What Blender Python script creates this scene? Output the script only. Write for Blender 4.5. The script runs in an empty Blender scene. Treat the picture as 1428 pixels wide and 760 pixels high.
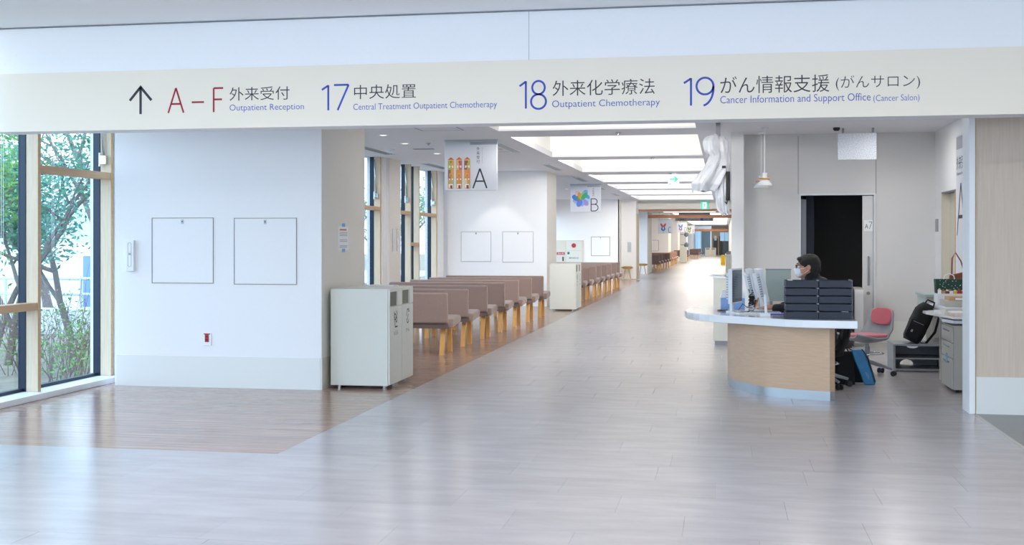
import bpy, bmesh, math, random
from mathutils import Vector, Matrix, noise
random.seed(7)
SC = bpy.context.scene
COL = SC.collection
# ------------------------------------------------------------------ camera
FPX, CXP, HYP, EYE = 1650.0, 714.0, 336.0, 1.45
TH = math.atan((1009 - CXP) / FPX)
cd = bpy.data.cameras.new('camera'); cam = bpy.data.objects.new('camera', cd); COL.objects.link(cam)
cd.sensor_width = 36; cd.lens = FPX / 1428 * 36; cd.shift_y = -44 / 1428; cd.clip_end = 400
cam.location = (0, 0, EYE); cam.rotation_euler = (math.pi / 2, 0, TH)
SC.camera = cam
# ------------------------------------------------------------------ sky, exposure
SC.view_settings.view_transform = 'Standard'; SC.view_settings.look = 'None'
SC.view_settings.gamma = 1; SC.view_settings.exposure = 0.70
try: SC.view_settings.use_curve_mapping = False
except Exception: pass
w = bpy.data.worlds.new('sky'); SC.world = w; w.use_nodes = True
nt = w.node_tree; bg = nt.nodes['Background']
tc = nt.nodes.new('ShaderNodeTexCoord'); sp = nt.nodes.new('ShaderNodeSeparateXYZ'); cr = nt.nodes.new('ShaderNodeValToRGB')
nt.links.new(tc.outputs['Generated'], sp.inputs[0]); nt.links.new(sp.outputs['Z'], cr.inputs[0]); nt.links.new(cr.outputs[0], bg.inputs[0])
cr.color_ramp.elements[0].color = (.70, .85, 1, 1); cr.color_ramp.elements[0].position = 0
cr.color_ramp.elements[1].color = (.54, .74, 1, 1); cr.color_ramp.elements[1].position = .7
bg.inputs[1].default_value = 3.3
SC.cycles.max_bounces = 10; SC.cycles.diffuse_bounces = 6; SC.cycles.transparent_max_bounces = 16
SC.cycles.sample_clamp_indirect = 6

LAMP_WARM = (1, .95, .87); LAMP_COVE = (1, .97, .92); LAMP_NEUT = (1, .985, .96)
def area(name, loc, sx, sy, power, color, rot=(0, 0, 0)):
    l = bpy.data.lights.new(name, 'AREA'); l.shape = 'RECTANGLE'; l.size = sx; l.size_y = sy; l.energy = power; l.color = color
    o = bpy.data.objects.new(name, l); o.location = loc; o.rotation_euler = rot; COL.objects.link(o); return o
WELLS = [(12.2, 16.4), (17.4, 21.7), (22.5, 26.5), (27.7, 31.2), (32.3, 35.4), (36.2, 39.7), (40.6, 44.8)]
for y0, y1 in WELLS:            # lamp strips hidden in the pocket behind each ceiling well's near lip
    area('cove_lamp', (-1.75, y0 - .10, 3.22), 2.6, .14, 64 * (y1 - y0) / 4, LAMP_COVE, (math.pi / 2 + .12, 0, 0))
for x in (-3.5, .5, 4.5):       # unseen fill lamps added under the lobby ceiling, above and behind the photographer
    for y in (2.5, 6.0):
        area('lobby_fill_lamp', (x, y, 3.26), 1.4, .5, 22, LAMP_NEUT)
for x, y in ((1.0, 15.6), (2.2, 16.2), (1.7, 12.6), (-4.9, 16.7), (-4.9, 19), (-4.9, 22), (-4.9, 31), (-4.9, 37), (-4.9, 42), (1.2, 13.0), (2.2, 14.5), (-1.4, 50), (-1.4, 53)):
    area('ceiling_downlight_lamp', (x, y, 2.68 if y > 47 else 2.985), .16, .16, 5 if x > 0 else 3.5, LAMP_WARM)
for y in range(58, 124, 8):
    area('corridor_lamp', (-1.6, y, 2.96), 2.4, 3, 30, LAMP_NEUT)
sl = bpy.data.lights.new('wall_spot_lamp', 'SPOT'); sl.energy = 15; sl.color = LAMP_WARM; sl.spot_size = math.radians(78); sl.spot_blend = .35; sl.shadow_soft_size = .04
so = bpy.data.objects.new('wall_spot_lamp', sl); so.location = (-4.9, 25.35, 2.97); COL.objects.link(so)

# ------------------------------------------------------------------ helpers
def lin(h):
    h = h.lstrip('#'); r = []
    for i in (0, 2, 4):
        c = int(h[i:i + 2], 16) / 255; r.append(c / 12.92 if c <= .04045 else ((c + .055) / 1.055) ** 2.4)
    return (*r, 1)
MATS = {}
def mat(name, col, rough=.5, metal=0, nscale=0, nvar=.06, stretch=(1, 1, 1), bump=0, rnd=0, spec=.5, coat=0, trans=0, emit=0, sheen=0, bscale=None, alpha=1):
    m = bpy.data.materials.new(name); m.use_nodes = True; n = m.node_tree.nodes; L = m.node_tree.links
    b = n['Principled BSDF']; c = lin(col)
    b.inputs['Base Color'].default_value = c; b.inputs['Roughness'].default_value = rough; b.inputs['Metallic'].default_value = metal
    b.inputs['Specular IOR Level'].default_value = spec; b.inputs['Coat Weight'].default_value = coat; b.inputs['Coat Roughness'].default_value = .12
    b.inputs['Transmission Weight'].default_value = trans; b.inputs['Alpha'].default_value = alpha
    if sheen: b.inputs['Sheen Weight'].default_value = sheen
    if emit: b.inputs['Emission Color'].default_value = c; b.inputs['Emission Strength'].default_value = emit
    if nscale or rnd or bump:
        g = n.new('ShaderNodeNewGeometry') if nscale >= 0 else n.new('ShaderNodeTexCoord')
        mp = n.new('ShaderNodeMapping'); mp.inputs['Scale'].default_value = stretch
        L.new(g.outputs['Position'], mp.inputs[0])
        tx = n.new('ShaderNodeTexNoise'); tx.inputs['Scale'].default_value = nscale or 20; tx.inputs['Detail'].default_value = 5
        L.new(mp.outputs[0], tx.inputs['Vector'])
        mx = n.new('ShaderNodeHueSaturation'); mx.inputs['Color'].default_value = c
        mr = n.new('ShaderNodeMapRange'); mr.inputs['From Min'].default_value = .3; mr.inputs['From Max'].default_value = .7
        mr.inputs['To Min'].default_value = 1 - nvar; mr.inputs['To Max'].default_value = 1 + nvar
        L.new(tx.outputs[0], mr.inputs[0]); out = mr.outputs[0]
        if rnd:
            oi = n.new('ShaderNodeObjectInfo'); r2 = n.new('ShaderNodeMapRange'); r2.inputs['To Min'].default_value = -rnd; r2.inputs['To Max'].default_value = rnd
            L.new(oi.outputs['Random'], r2.inputs[0]); ad = n.new('ShaderNodeMath'); ad.operation = 'ADD'
            L.new(out, ad.inputs[0]); L.new(r2.outputs[0], ad.inputs[1]); out = ad.outputs[0]
        L.new(out, mx.inputs['Value']); L.new(mx.outputs[0], b.inputs['Base Color'])
        if bump:
            bt = tx
            if bscale:
                bt = n.new('ShaderNodeTexNoise'); bt.inputs['Scale'].default_value = bscale; bt.inputs['Detail'].default_value = 3; L.new(g.outputs['Position'], bt.inputs['Vector'])
            bp = n.new('ShaderNodeBump'); bp.inputs['Strength'].default_value = bump; bp.inputs['Distance'].default_value = .01
            L.new(bt.outputs[0], bp.inputs['Height']); L.new(bp.outputs[0], b.inputs['Normal'])
    MATS[name] = m; return m
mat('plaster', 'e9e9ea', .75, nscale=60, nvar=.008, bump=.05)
mat('plaster_warm_tint', 'e6e2d9', .75, nscale=60, nvar=.01, bump=.05)  # white plaster with the warm side light in its colour; also on the soffit
mat('plaster_side_shade', 'e2ded6', .8, nscale=60, nvar=.01, bump=.05)  # same white plaster, dim warm light on right-facing sides put into the colour
mat('room_wall', 'd6d5d5', .8, nscale=160, nvar=.035, bump=.1)
mat('ceiling_white', 'e2e2e6', .85, nscale=40, nvar=.006)
mat('fascia_white', 'f4f5f8', .7, nscale=40, nvar=.006)
mat('band', 'f2e9d9', .7, nscale=220, nvar=.015, bump=.06)
mat('well_white', 'f6f4f0', .9)
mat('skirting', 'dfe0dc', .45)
mat('skirting_shade_beige', 'cfc9bb', .45)  # side skirting with its shade in the colour; also beige door and cabinet paint
mat('line_grey', '7f8188', .6)
mat('metal_line', '9a9284', .35, .7)
mat('white_paint', 'e8eaec', .4, nscale=50, nvar=.006)
mat('wood_light', 'cfbfa6', .5, nscale=14, nvar=.07, stretch=(6, 6, .35))
mat('wood_transom', 'c4a27c', .5, nscale=14, nvar=.08, stretch=(6, .35, 6))
mat('wood_panel', 'cdbcab', .5, nscale=11, nvar=.05, stretch=(7, 7, .3))
mat('wood_desk', 'c7a88a', .45, nscale=12, nvar=.07, stretch=(.6, .6, 9))
mat('wood_leg', 'cf9a55', .4, nscale=14, nvar=.06, stretch=(4, 4, .4))
mat('beam_brown', 'bf8560', .4, nscale=9, nvar=.22, stretch=(.3, 5, 5))
mat('navy_frame', '1b2b3c', .35, .3)
mat('fabric', '907a71', .95, nscale=420, nvar=.22, bump=.25, sheen=.3)
mat('fabric_dark', '6d5a54', .95, nscale=420, nvar=.22, bump=.25, sheen=.3)
mat('fabric_pink', 'b58d7d', .95, nscale=420, nvar=.15, bump=.25, sheen=.3)
mat('fabric_gold', 'a88046', .95, nscale=300, nvar=.15, bump=.2)
mat('tile', 'b5b0b2', .22, nscale=2.2, nvar=.075, stretch=(1.1, 3.4, 1), rnd=.04, spec=.6, bump=.03, bscale=9)
mat('tile_far', 'b2ada9', .24, nscale=2.6, nvar=.08, stretch=(.8, 4.5, 1), spec=.6, bump=.03, bscale=9)
mat('tile_dark', '8b8a88', .35, nscale=3, nvar=.04, bump=.03)
mat('plank', 'a68a7a', .2, nscale=2.2, nvar=.3, stretch=(.5, 16, 1), rnd=.05, spec=.6, bump=.02, bscale=14)
mat('grout', 'aaa5a4', .6)
mat('threshold', 'c9c5be', .4)
mat('bin_paint', 'd3d4ca', .35, nscale=60, nvar=.006)
mat('bin_dark', '6b675a', .5)
mat('black', '17181b', .55); mat('soft_black', '101114', .9, nscale=90, nvar=.3, bump=.3)
mat('unlit_dark', '5a5755', .8); mat('dark_blue_panel', '2a3140', .6)  # first one: darkness of unlit interiors put into the surface colour
mat('tray', '1c2436', .5); mat('silver', 'b8bcc0', .25, .9); mat('chrome', 'd5d8da', .12, 1)
mat('kick', 'a7adb3', .3, .6)
mat('desk_white', 'e9ebef', .12, coat=.5)
mat('plastic_white', 'dfe3e8', .35); mat('plastic_grey', '8c9096', .4); mat('device_blue', '7fa3d6', .4)
mat('screen', '27323a', .1); mat('frost', '9fb0ae', .3)
mat('steel_grey', 'b3b1aa', .4, nscale=60, nvar=.01); mat('shelf_grey', '6e7278', .45, nscale=60, nvar=.03); mat('shelf_edge', '8f9296', .4)
mat('chair_pink', 'c0616c', .9, nscale=300, nvar=.1, bump=.15, sheen=.3); mat('chair_shell', '8e9298', .4)
mat('bag_blue', '1277ad', .45, nscale=14, nvar=.12, bump=.5); mat('leather', '7a3f26', .45); mat('bag_green', '123b30', .7)
mat('cardboard', 'b8916a', .8); mat('red', 'a51f28', .4); mat('green_sign', '12b58a', .4, emit=.7); mat('white_sign', 'f0f6f4', .4, emit=.45)
mat('green_mark', '1c6b54', .5); mat('tape_blue', '6ea6d8', .6); mat('paper', 'eceef0', .8); mat('yellow', 'd8b21a', .35)
mat('ink_dark', '34323c', .6); mat('ink_red', 'a31f33', .6); mat('ink_blue', '3a51b4', .6); mat('ink_black', '2a2a2e', .6); mat('ink_grey', 'a7a7b0', .6); mat('ink_orange', 'c9743e', .6)
mat('sign_face', 'd5d8e0', .35); mat('sign_edge', 'b9c3c8', .3)
mat('speckle', 'cfd6e2', .6, nscale=75, nvar=.3)
mat('skin', 'c48d70', .5, nscale=40, nvar=.04); mat('hair', '231f1f', .55, nscale=150, nvar=.7, stretch=(1, 1, 3), bump=.8); mat('coat', '0f1013', .92, nscale=60, nvar=.25, bump=.3, sheen=.2)
mat('mask_white', 'e8eef4', .7); mat('trouser', '23252c', .9); mat('lens', '2a3142', .1)
mat('sheeting', 'd3d6dc', .3, nscale=12, nvar=.05, bump=.2)
mat('bark', '6d645e', .85, nscale=30, nvar=.2, bump=.4); mat('twig', '7a6258', .85); mat('stone_bench', 'c9ccd2', .6)
mat('soil', '77705f', .95, nscale=4, nvar=.2); mat('rail', 'b8c4d4', .4); mat('house_white', 'dfe6ea', .8); mat('blue_panel', '6f92c8', .5); mat('road', 'a9b0b8', .9)
mat('diffuser', 'fff8ee', .5, emit=1.15); mat('door_grey', '68777d', .5); mat('door_beige', 'c3b39b', .5); mat('glass_blue_glow', '9cc4e2', .1, emit=.35)  # emission in the blue glass stands in for daylight on the panes
mat('grille', '9aa0ad', .5)
mat('pink_flower', 'd98a9c', .7)
def leafmat(name, col, v):
    m = mat(name, col, .6); n = m.node_tree.nodes; L = m.node_tree.links; b = n['Principled BSDF']
    g = n.new('ShaderNodeNewGeometry'); h = n.new('ShaderNodeHueSaturation'); h.inputs['Color'].default_value = lin(col)
    r = n.new('ShaderNodeMapRange'); r.inputs['To Min'].default_value = 1 - v; r.inputs['To Max'].default_value = 1 + v
    L.new(g.outputs['Random Per Island'], r.inputs[0]); L.new(r.outputs[0], h.inputs['Value']); L.new(h.outputs[0], b.inputs['Base Color'])
    t = n.new('ShaderNodeBsdfTranslucent'); L.new(h.outputs[0], t.inputs[0]); mx = n.new('ShaderNodeMixShader'); mx.inputs[0].default_value = .35
    L.new(b.outputs[0], mx.inputs[1]); L.new(t.outputs[0], mx.inputs[2]); L.new(mx.outputs[0], n['Material Output'].inputs[0])
leafmat('leaf_teal', '5f9a82', .5); leafmat('leaf_green', '6d9c4e', .5); leafmat('leaf_dark', '43705c', .5)
def glassmat():
    m = bpy.data.materials.new('window_glass'); m.use_nodes = True; n = m.node_tree.nodes; L = m.node_tree.links
    n.remove(n['Principled BSDF']); t = n.new('ShaderNodeBsdfTransparent'); t.inputs[0].default_value = (.93, .97, 1, 1)
    g = n.new('ShaderNodeBsdfGlossy'); g.inputs['Roughness'].default_value = .02; lw = n.new('ShaderNodeLayerWeight'); lw.inputs[0].default_value = .5
    pw = n.new('ShaderNodeMath'); pw.operation = 'POWER'; pw.inputs[1].default_value = 5; L.new(lw.outputs['Facing'], pw.inputs[0]); f = n.new('ShaderNodeMath'); f.operation = 'MULTIPLY_ADD'; f.inputs[1].default_value = .5; f.inputs[2].default_value = .03; L.new(pw.outputs[0], f.inputs[0])
    x = n.new('ShaderNodeMixShader'); L.new(f.outputs[0], x.inputs[0]); L.new(t.outputs[0], x.inputs[1]); L.new(g.outputs[0], x.inputs[2]); L.new(x.outputs[0], n['Material Output'].inputs[0])
    MATS['window_glass'] = m
glassmat()
def printmat():                    # flat print: colours come with the printed patches
    m = mat('print', 'ffffff', .5); n = m.node_tree.nodes; a = n.new('ShaderNodeVertexColor'); a.layer_name = 'Col'
    m.node_tree.links.new(a.outputs[0], n['Principled BSDF'].inputs['Base Color'])
printmat()

def basis(o):
    M = Matrix()
    while o: M = o.matrix_basis @ M; o = o.parent
    return M
def tag(o, label=None, cat=None, group=None, kind=None):
    if label: o['label'] = label
    if cat: o['category'] = cat
    if group: o['group'] = group
    if kind: o['kind'] = kind
    return o
def thing(name, label, cat, loc=(0, 0, 0), rz=0, group=None, kind=None):
    o = bpy.data.objects.new(name, None); COL.objects.link(o); o.location = loc; o.rotation_euler = (0, 0, rz)
    o.empty_display_size = .1
    return tag(o, label, cat, group, kind)
def kids(o): return [c for c in bpy.data.objects if c.parent == o]
def copy_tree(o, parent=None, cm=None):
    if cm is None:
        cm = {}
        for c in bpy.data.objects:
            if c.parent: cm.setdefault(c.parent.name, []).append(c)
    c = o.copy(); COL.objects.link(c)
    if parent: c.parent = parent
    for k in cm.get(o.name, []): copy_tree(k, c, cm)
    return c
class MB:
    def __init__(s): s.bm = bmesh.new()
    def _add(s, vs, fs):
        v = [s.bm.verts.new(p) for p in vs]
        for f in fs:
            try: s.bm.faces.new([v[i] for i in f])
            except ValueError: pass
        return v
    def box(s, x0, y0, z0, x1, y1, z1, M=None):
        P = [Vector((x, y, z)) for z in (z0, z1) for y in (y0, y1) for x in (x0, x1)]
        if M: P = [M @ p for p in P]
        s._add(P, [(0, 2, 3, 1), (4, 5, 7, 6), (0, 1, 5, 4), (2, 6, 7, 3), (0, 4, 6, 2), (1, 3, 7, 5)]); return s
    def prism(s, pts, a0, a1, axis='z', M=None):    # polygon extruded along an axis
        n = len(pts)
        def P(p, a):
            v = {'z': (p[0], p[1], a), 'y': (p[0], a, p[1]), 'x': (a, p[0], p[1])}[axis]
            v = Vector(v); return M @ v if M else v
        vs = [P(p, a0) for p in pts] + [P(p, a1) for p in pts]
        s._add(vs, [tuple(range(n))[::-1], tuple(range(n, 2 * n))] + [(i, (i + 1) % n, n + (i + 1) % n, n + i) for i in range(n)]); return s
    def cyl(s, p0, p1, r0, r1=None, seg=12, caps=True):
        p0, p1 = Vector(p0), Vector(p1); r1 = r0 if r1 is None else r1
        d = (p1 - p0).normalized(); u = d.orthogonal().normalized(); v = d.cross(u); vs = []
        for p, r in ((p0, r0), (p1, r1)):
            for i in range(seg):
                a = 2 * math.pi * i / seg; vs.append(p + (u * math.cos(a) + v * math.sin(a)) * r)
        fs = [(i, (i + 1) % seg, seg + (i + 1) % seg, seg + i) for i in range(seg)]
        if caps: fs += [tuple(range(seg))[::-1], tuple(range(seg, 2 * seg))]
        s._add(vs, fs); return s
    def tube(s, pts, r, seg=6):
        pts = [Vector(p) for p in pts]; rings = []; n = len(pts); u = None
        for i, p in enumerate(pts):
            d = (pts[min(i + 1, n - 1)] - pts[max(i - 1, 0)]).normalized()
            u = d.orthogonal().normalized() if u is None else (u - d * u.dot(d)).normalized()
            v = d.cross(u); rr = r[i] if isinstance(r, (list, tuple)) else r
            rings.append([s.bm.verts.new(p + (u * math.cos(2 * math.pi * k / seg) + v * math.sin(2 * math.pi * k / seg)) * rr) for k in range(seg)])
        for a, b in zip(rings, rings[1:]):
            for k in range(seg): s.bm.faces.new([a[k], a[(k + 1) % seg], b[(k + 1) % seg], b[k]])
        s.bm.faces.new(rings[0][::-1]); s.bm.faces.new(rings[-1]); return s
    def lathe(s, prof, c=(0, 0, 0), seg=20):        # prof: (radius, z) from bottom to top
        rings = []
        for r, z in prof: rings.append([s.bm.verts.new((c[0] + r * math.cos(2 * math.pi * k / seg), c[1] + r * math.sin(2 * math.pi * k / seg), c[2] + z)) for k in range(seg)])
        for a, b in zip(rings, rings[1:]):
            for k in range(seg): s.bm.faces.new([a[k], a[(k + 1) % seg], b[(k + 1) % seg], b[k]])
        s.bm.faces.new(rings[0][::-1]); s.bm.faces.new(rings[-1]); return s
    def ball(s, c, r, sub=2, sc=(1, 1, 1), M=None):
        m = Matrix.Translation(c) @ (M or Matrix()) @ Matrix.Diagonal((*[r * q for q in sc], 1))
        bmesh.ops.create_icosphere(s.bm, subdivisions=sub, radius=1, matrix=m); return s
    def mesh(s, name, parent=None):
        bmesh.ops.recalc_face_normals(s.bm, faces=s.bm.faces[:])
        if parent: s.bm.transform(basis(parent).inverted())
        me = bpy.data.meshes.new(name); s.bm.to_mesh(me); s.bm.free(); return me
    def build(s, name, m, parent=None, bevel=0, smooth=False, label=None, kind=None, seg=2):
        me = s.mesh(name, parent); me.materials.append(MATS[m])
        o = bpy.data.objects.new(name, me); COL.objects.link(o); o.parent = parent
        if smooth: me.shade_smooth()
        if bevel:
            b = o.modifiers.new('bevel', 'BEVEL'); b.width = bevel; b.segments = seg; b.limit_method = 'ANGLE'; b.harden_normals = False
        tag(o, label, kind=kind); return o
def bx(name, m, x0, y0, z0, x1, y1, z1, parent=None, bevel=0, label=None, kind=None):
    return MB().box(x0, y0, z0, x1, y1, z1).build(name, m, parent, bevel, label=label, kind=kind)
def struct(name, m, *b, bevel=0): return bx(name, m, *b, bevel=bevel, kind='structure')
class Fr:                                         # a printed face: origin, right, up
    def __init__(s, o, r, u): s.o, s.r, s.u = Vector(o), Vector(r), Vector(u); s.n = s.r.cross(s.u)
    def P(s, a, b, n=.0015): return s.o + s.r * a + s.u * b + s.n * n
def printed(name, m, fr, parent, strokes=(), polys=(), texts=(), wd=.01, n=.0015, label=None):
    """flat print as one mesh: strokes are polylines, polys filled outlines, texts (string,x,y,w,h,weight)"""
    bm = bmesh.new()
    for st in strokes:
        pts, ww = (st if isinstance(st[1], float) else (st, wd))
        pts = [Vector(p) for p in pts]; L = []; R = []
        for i, p in enumerate(pts):
            a = (p - pts[i - 1]).normalized() if i else None; b = (pts[i + 1] - p).normalized() if i < len(pts) - 1 else None
            d = (a + b).normalized() if a and b and (a + b).length > 1e-4 else (a or b)
            k = 1 / max(.45, d.dot(a or b)); q = Vector((-d.y, d.x)) * ww / 2 * k
            L.append(bm.verts.new(fr.P(*(p + q), n))); R.append(bm.verts.new(fr.P(*(p - q), n)))
        for i in range(len(pts) - 1):
            try: bm.faces.new([R[i], R[i + 1], L[i + 1], L[i]])
            except ValueError: pass
    for pl in polys: bm.faces.new([bm.verts.new(fr.P(*p, n)) for p in pl])
    for s, x, y, ww, hh, wt in texts:
        cu = bpy.data.curves.new('t', 'FONT'); cu.body = s; cu.offset = wt; cu.resolution_u = 3; cu.fill_mode = 'FRONT'
        ob = bpy.data.objects.new('t', cu); COL.objects.link(ob); dg = bpy.context.evaluated_depsgraph_get()
        me = bpy.data.meshes.new_from_object(ob.evaluated_get(dg)); vs = [v.co.copy() for v in me.vertices]
        if vs:
            x0 = min(v.x for v in vs); x1 = max(v.x for v in vs); y0 = min(v.y for v in vs); y1 = max(v.y for v in vs)
            nv = [bm.verts.new(fr.P(x + (v.x - x0) / (x1 - x0) * ww, y + (v.y - y0) / (y1 - y0) * hh, n)) for v in vs]
            for f in me.polygons:
                try: bm.faces.new([nv[i] for i in f.vertices])
                except ValueError: pass
        bpy.data.objects.remove(ob); bpy.data.curves.remove(cu); bpy.data.meshes.remove(me)
    if parent: bm.transform(basis(parent).inverted())
    me = bpy.data.meshes.new(name); bm.to_mesh(me); bm.free(); me.materials.append(MATS[m])
    o = bpy.data.objects.new(name, me); COL.objects.link(o); o.parent = parent; tag(o, label); return o
def artwork(name, fr, parent, patches, n=.001, label=None):   # patches: (hex, outline)
    bm = bmesh.new(); cl = bm.loops.layers.float_color.new('Col')
    for i, (h, pl) in enumerate(patches):
        f = bm.faces.new([bm.verts.new(fr.P(*p, n + i * .00012)) for p in pl]); c = lin(h)
        for l in f.loops: l[cl] = c
    if parent: bm.transform(basis(parent).inverted())
    me = bpy.data.meshes.new(name); bm.to_mesh(me); bm.free(); me.materials.append(MATS['print'])
    o = bpy.data.objects.new(name, me); COL.objects.link(o); o.parent = parent; tag(o, label); return o
def rect(x, y, w_, h_): return [(x, y), (x + w_, y), (x + w_, y + h_), (x, y + h_)]
def arc(cx, cy, rx, ry, a0, a1, n=20): return [(cx + rx * math.cos(math.radians(a0 + (a1 - a0) * i / n)), cy + ry * math.sin(math.radians(a0 + (a1 - a0) * i / n))) for i in range(n + 1)]
def glyph(ch, x, y, w_, h_):                      # light-weight big letters and digits as strokes
    if ch == 'A': return [[(x, y), (x + w_ / 2, y + h_)], [(x + w_ / 2, y + h_), (x + w_, y)], [(x + w_ * .19, y + h_ * .36), (x + w_ * .81, y + h_ * .36)]]
    if ch == 'F': return [[(x, y), (x, y + h_)], [(x, y + h_), (x + w_, y + h_)], [(x, y + h_ * .53), (x + w_ * .88, y + h_ * .53)]]
    if ch == 'B': return [[(x, y), (x, y + h_)], [(x, y + h_)] + arc(x + w_ * .45, y + h_ * .77, w_ * .42, h_ * .23, 90, -90) + [(x, y + h_ * .54)], [(x, y + h_ * .54)] + arc(x + w_ * .5, y + h_ * .27, w_ * .5, h_ * .27, 90, -90) + [(x, y)]]
    if ch == 'C': return [arc(x + w_ * .55, y + h_ / 2, w_ * .55, h_ / 2, 55, 305)]
    if ch == 'D': return [[(x, y), (x, y + h_)], [(x, y + h_)] + arc(x + w_ * .3, y + h_ / 2, w_ * .7, h_ / 2, 90, -90) + [(x, y)]]
    if ch == '1': return [[(x + w_, y), (x + w_, y + h_)], [(x + w_, y + h_ * .985), (x, y + h_ * .82)]]
    if ch == '7': return [[(x, y + h_), (x + w_, y + h_)], [(x + w_, y + h_), (x + w_ * .25, y)]]
    if ch == '8': return [arc(x + w_ / 2, y + h_ * .755, w_ * .42, h_ * .235, -90, 270, 28), arc(x + w_ / 2, y + h_ * .26, w_ * .5, h_ * .26, -90, 270, 28)]
    if ch == '9': return [arc(x + w_ / 2, y + h_ * .70, w_ * .5, h_ * .30, -90, 270, 28), [(x + w_, y + h_ * .7)] + arc(x + w_ * .32, y + h_ * .62, w_ * .68, h_ * .62, 0, -82)]
    if ch == 'E': return glyph('F', x, y, w_, h_) + [[(x, y), (x + w_, y)]]
    return []

# ------------------------------------------------------------------ FLOORS
floor = struct('floor', 'grout', -6.5, -8, -.3, 9, 57, -.006)
floor['label'] = 'grey tile-pattern vinyl floor with inlaid wood-look areas'
tile_cache = {}
def piece(name, m, x0, x1, y0, y1, gap=.0005):
    k = (name, m, round(x1 - x0, 3), round(y1 - y0, 3))
    if k not in tile_cache:
        me = MB().box(gap, gap, -.0055, x1 - x0 - gap, y1 - y0 - gap, 0).mesh(name); me.materials.append(MATS[m]); tile_cache[k] = me
    o = bpy.data.objects.new(name, tile_cache[k]); o.location = (x0, y0, 0); COL.objects.link(o); o.parent = floor; return o
def split(x0, x1, L, off):
    e = [x0]; x = x0 - off
    while x < x1:
        x += L
        if x > e[-1] + .06 and x < x1 - .06: e.append(x)
    return e + [x1]
row = 0; y = 5.4
while y < 10.5:                                    # near tiles, one by one
    y1 = y + .45
    if y < 7.65: spans = [(-6.13, 2.06)]
    else: spans = [(-2.99, 2.06)]
    for a, b in spans:
        if y < 7.65: a = max(a, -y * .66 - .5)
        a = -6.13 + math.floor((a + 6.13) / .9) * .9 if y < 7.65 else a
        e = split(a, b, .9, (row * .37) % .9)
        for p, q in zip(e, e[1:]): piece('floor_tile', 'tile', p, q, y, y1)
    y = y1; row += 1
YT = y
def slabs(name, m, x0, x1, y0, y1, L, D, st):      # tiles further away: real pieces joined into one part
    mb = MB(); y = y0; r = 0
    while y < y1 - .01:
        yy = min(y + D, y1); e = split(x0, x1, L, (r * st) % L)
        for p, q in zip(e, e[1:]): mb.box(p + .0012, y + .0012, -.0055, q - .0012, yy - .0012, 0)
        y = yy; r += 1
    mb.build(name, m, floor, kind='stuff')
slabs('far_floor_tiles', 'tile', -2.99, 3.2, YT, 44, .9, .45, .37)
slabs('near_floor_tiles', 'tile', -6.13, 9, -8, 5.4, .9, .45, .37)
slabs('end_corridor_tiles', 'tile_far', -6.3, 3.2, 44, 57, .9, .45, .37)
y = 7.65; row = 0
while y < 10.95:
    e = split(-6.13, -2.99, .95, (row * .41) % .95)
    for p, q in zip(e, e[1:]): piece('floor_plank', 'plank', p, q, y, y + .15)
    y += .15; row += 1
slabs('far_floor_planks', 'plank', -6.3, -2.99, y, 44, .95, .15, .41)
slabs('dark_floor_tiles', 'tile_dark', 2.085, 9, 5.4, 10.45, .45, .45, 0)
bx('threshold_strip', 'threshold', 2.06, 5.4, -.0055, 2.085, 10.42, .0015, floor)
struct('floor', 'tile_far', -6.5, 57, -.3, 3.2, 140, 0)

# ------------------------------------------------------------------ WALLS, BEAM, CEILINGS
def wall(name, m, *b): return struct(name, m, *b)
BS = .89; BY = 9.30                            # the sign beam stands in front of the pier and the wooden wall
BZ = lambda z: EYE + (z - EYE) * BS
struct('ceiling', 'fascia_white', -6.6, -8, BZ(3.52), 9, BY + .02, 3.5)
beam = struct('trim_1', 'fascia_white', -6.225, BY + .02, BZ(2.51), 9, BY + .27, 3.4); beam['label'] = 'white fascia beam spanning the passage'
bx('sign_band', 'band', -6.225, BY, BZ(2.508), 9, BY + .02, BZ(3.072), beam, label='cream wall-covering band along the lower beam')
bx('joint_shade_line', 'line_grey', -6.225, BY + .005, BZ(3.508), 9, BY + .02, BZ(3.516), beam)  # grey strip: shade in the gap at the ceiling joint, put in as colour
bx('panel_joint', 'line_grey', -1.72 * BS, BY + .0195, BZ(3.075), -1.717 * BS, BY + .0205, BZ(3.51), beam)
# left pier with access panels
wall('wall_left', 'plaster', -6.02, 11.0, 0, -3.851, 12.4, 3.0)
wall('wall_left', 'plaster', -6.5, 11.37, 0, -6.02, 12.4, 3.0)
wall('wall_left', 'plaster_side_shade', -3.851, 11.001, 0, -3.847, 12.4, 3.0)  # thin skin carrying the shaded tone of the pier's right-facing side
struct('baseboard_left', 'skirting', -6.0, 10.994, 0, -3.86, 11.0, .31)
struct('baseboard_left', 'skirting_shade_beige', -3.847, 11.0, 0, -3.841, 12.4, .31)
# middle pillar between the windows
wall('wall_left', 'plaster', -6.5, 21.36, 0, -6.15, 22.15, 3.0); struct('wall_left', 'plaster_side_shade', -6.15, 21.36, 0, -6.145, 22.15, 3.0)
# pier A
wall('wall_left', 'plaster', -6.1, 25.9, 0, -3.851, 27.4, 3.0); struct('wall_left', 'plaster_warm_tint', -3.851, 25.9, 0, -3.846, 27.4, 3.0)
wall('wall_left', 'plaster', -6.5, 25.98, 0, -6.1, 27.4, 3.0)
# pier B
wall('wall_left', 'plaster', -6.5, 43.9, 0, -3.85, 44.3, 3.0); struct('wall_left', 'plaster_warm_tint', -3.853, 43.9, 0, -3.85, 47.0, 3.0); wall('wall_left', 'plaster_warm_tint', -3.95, 44.3, 0, -3.853, 47.0, 3.0)
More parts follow.
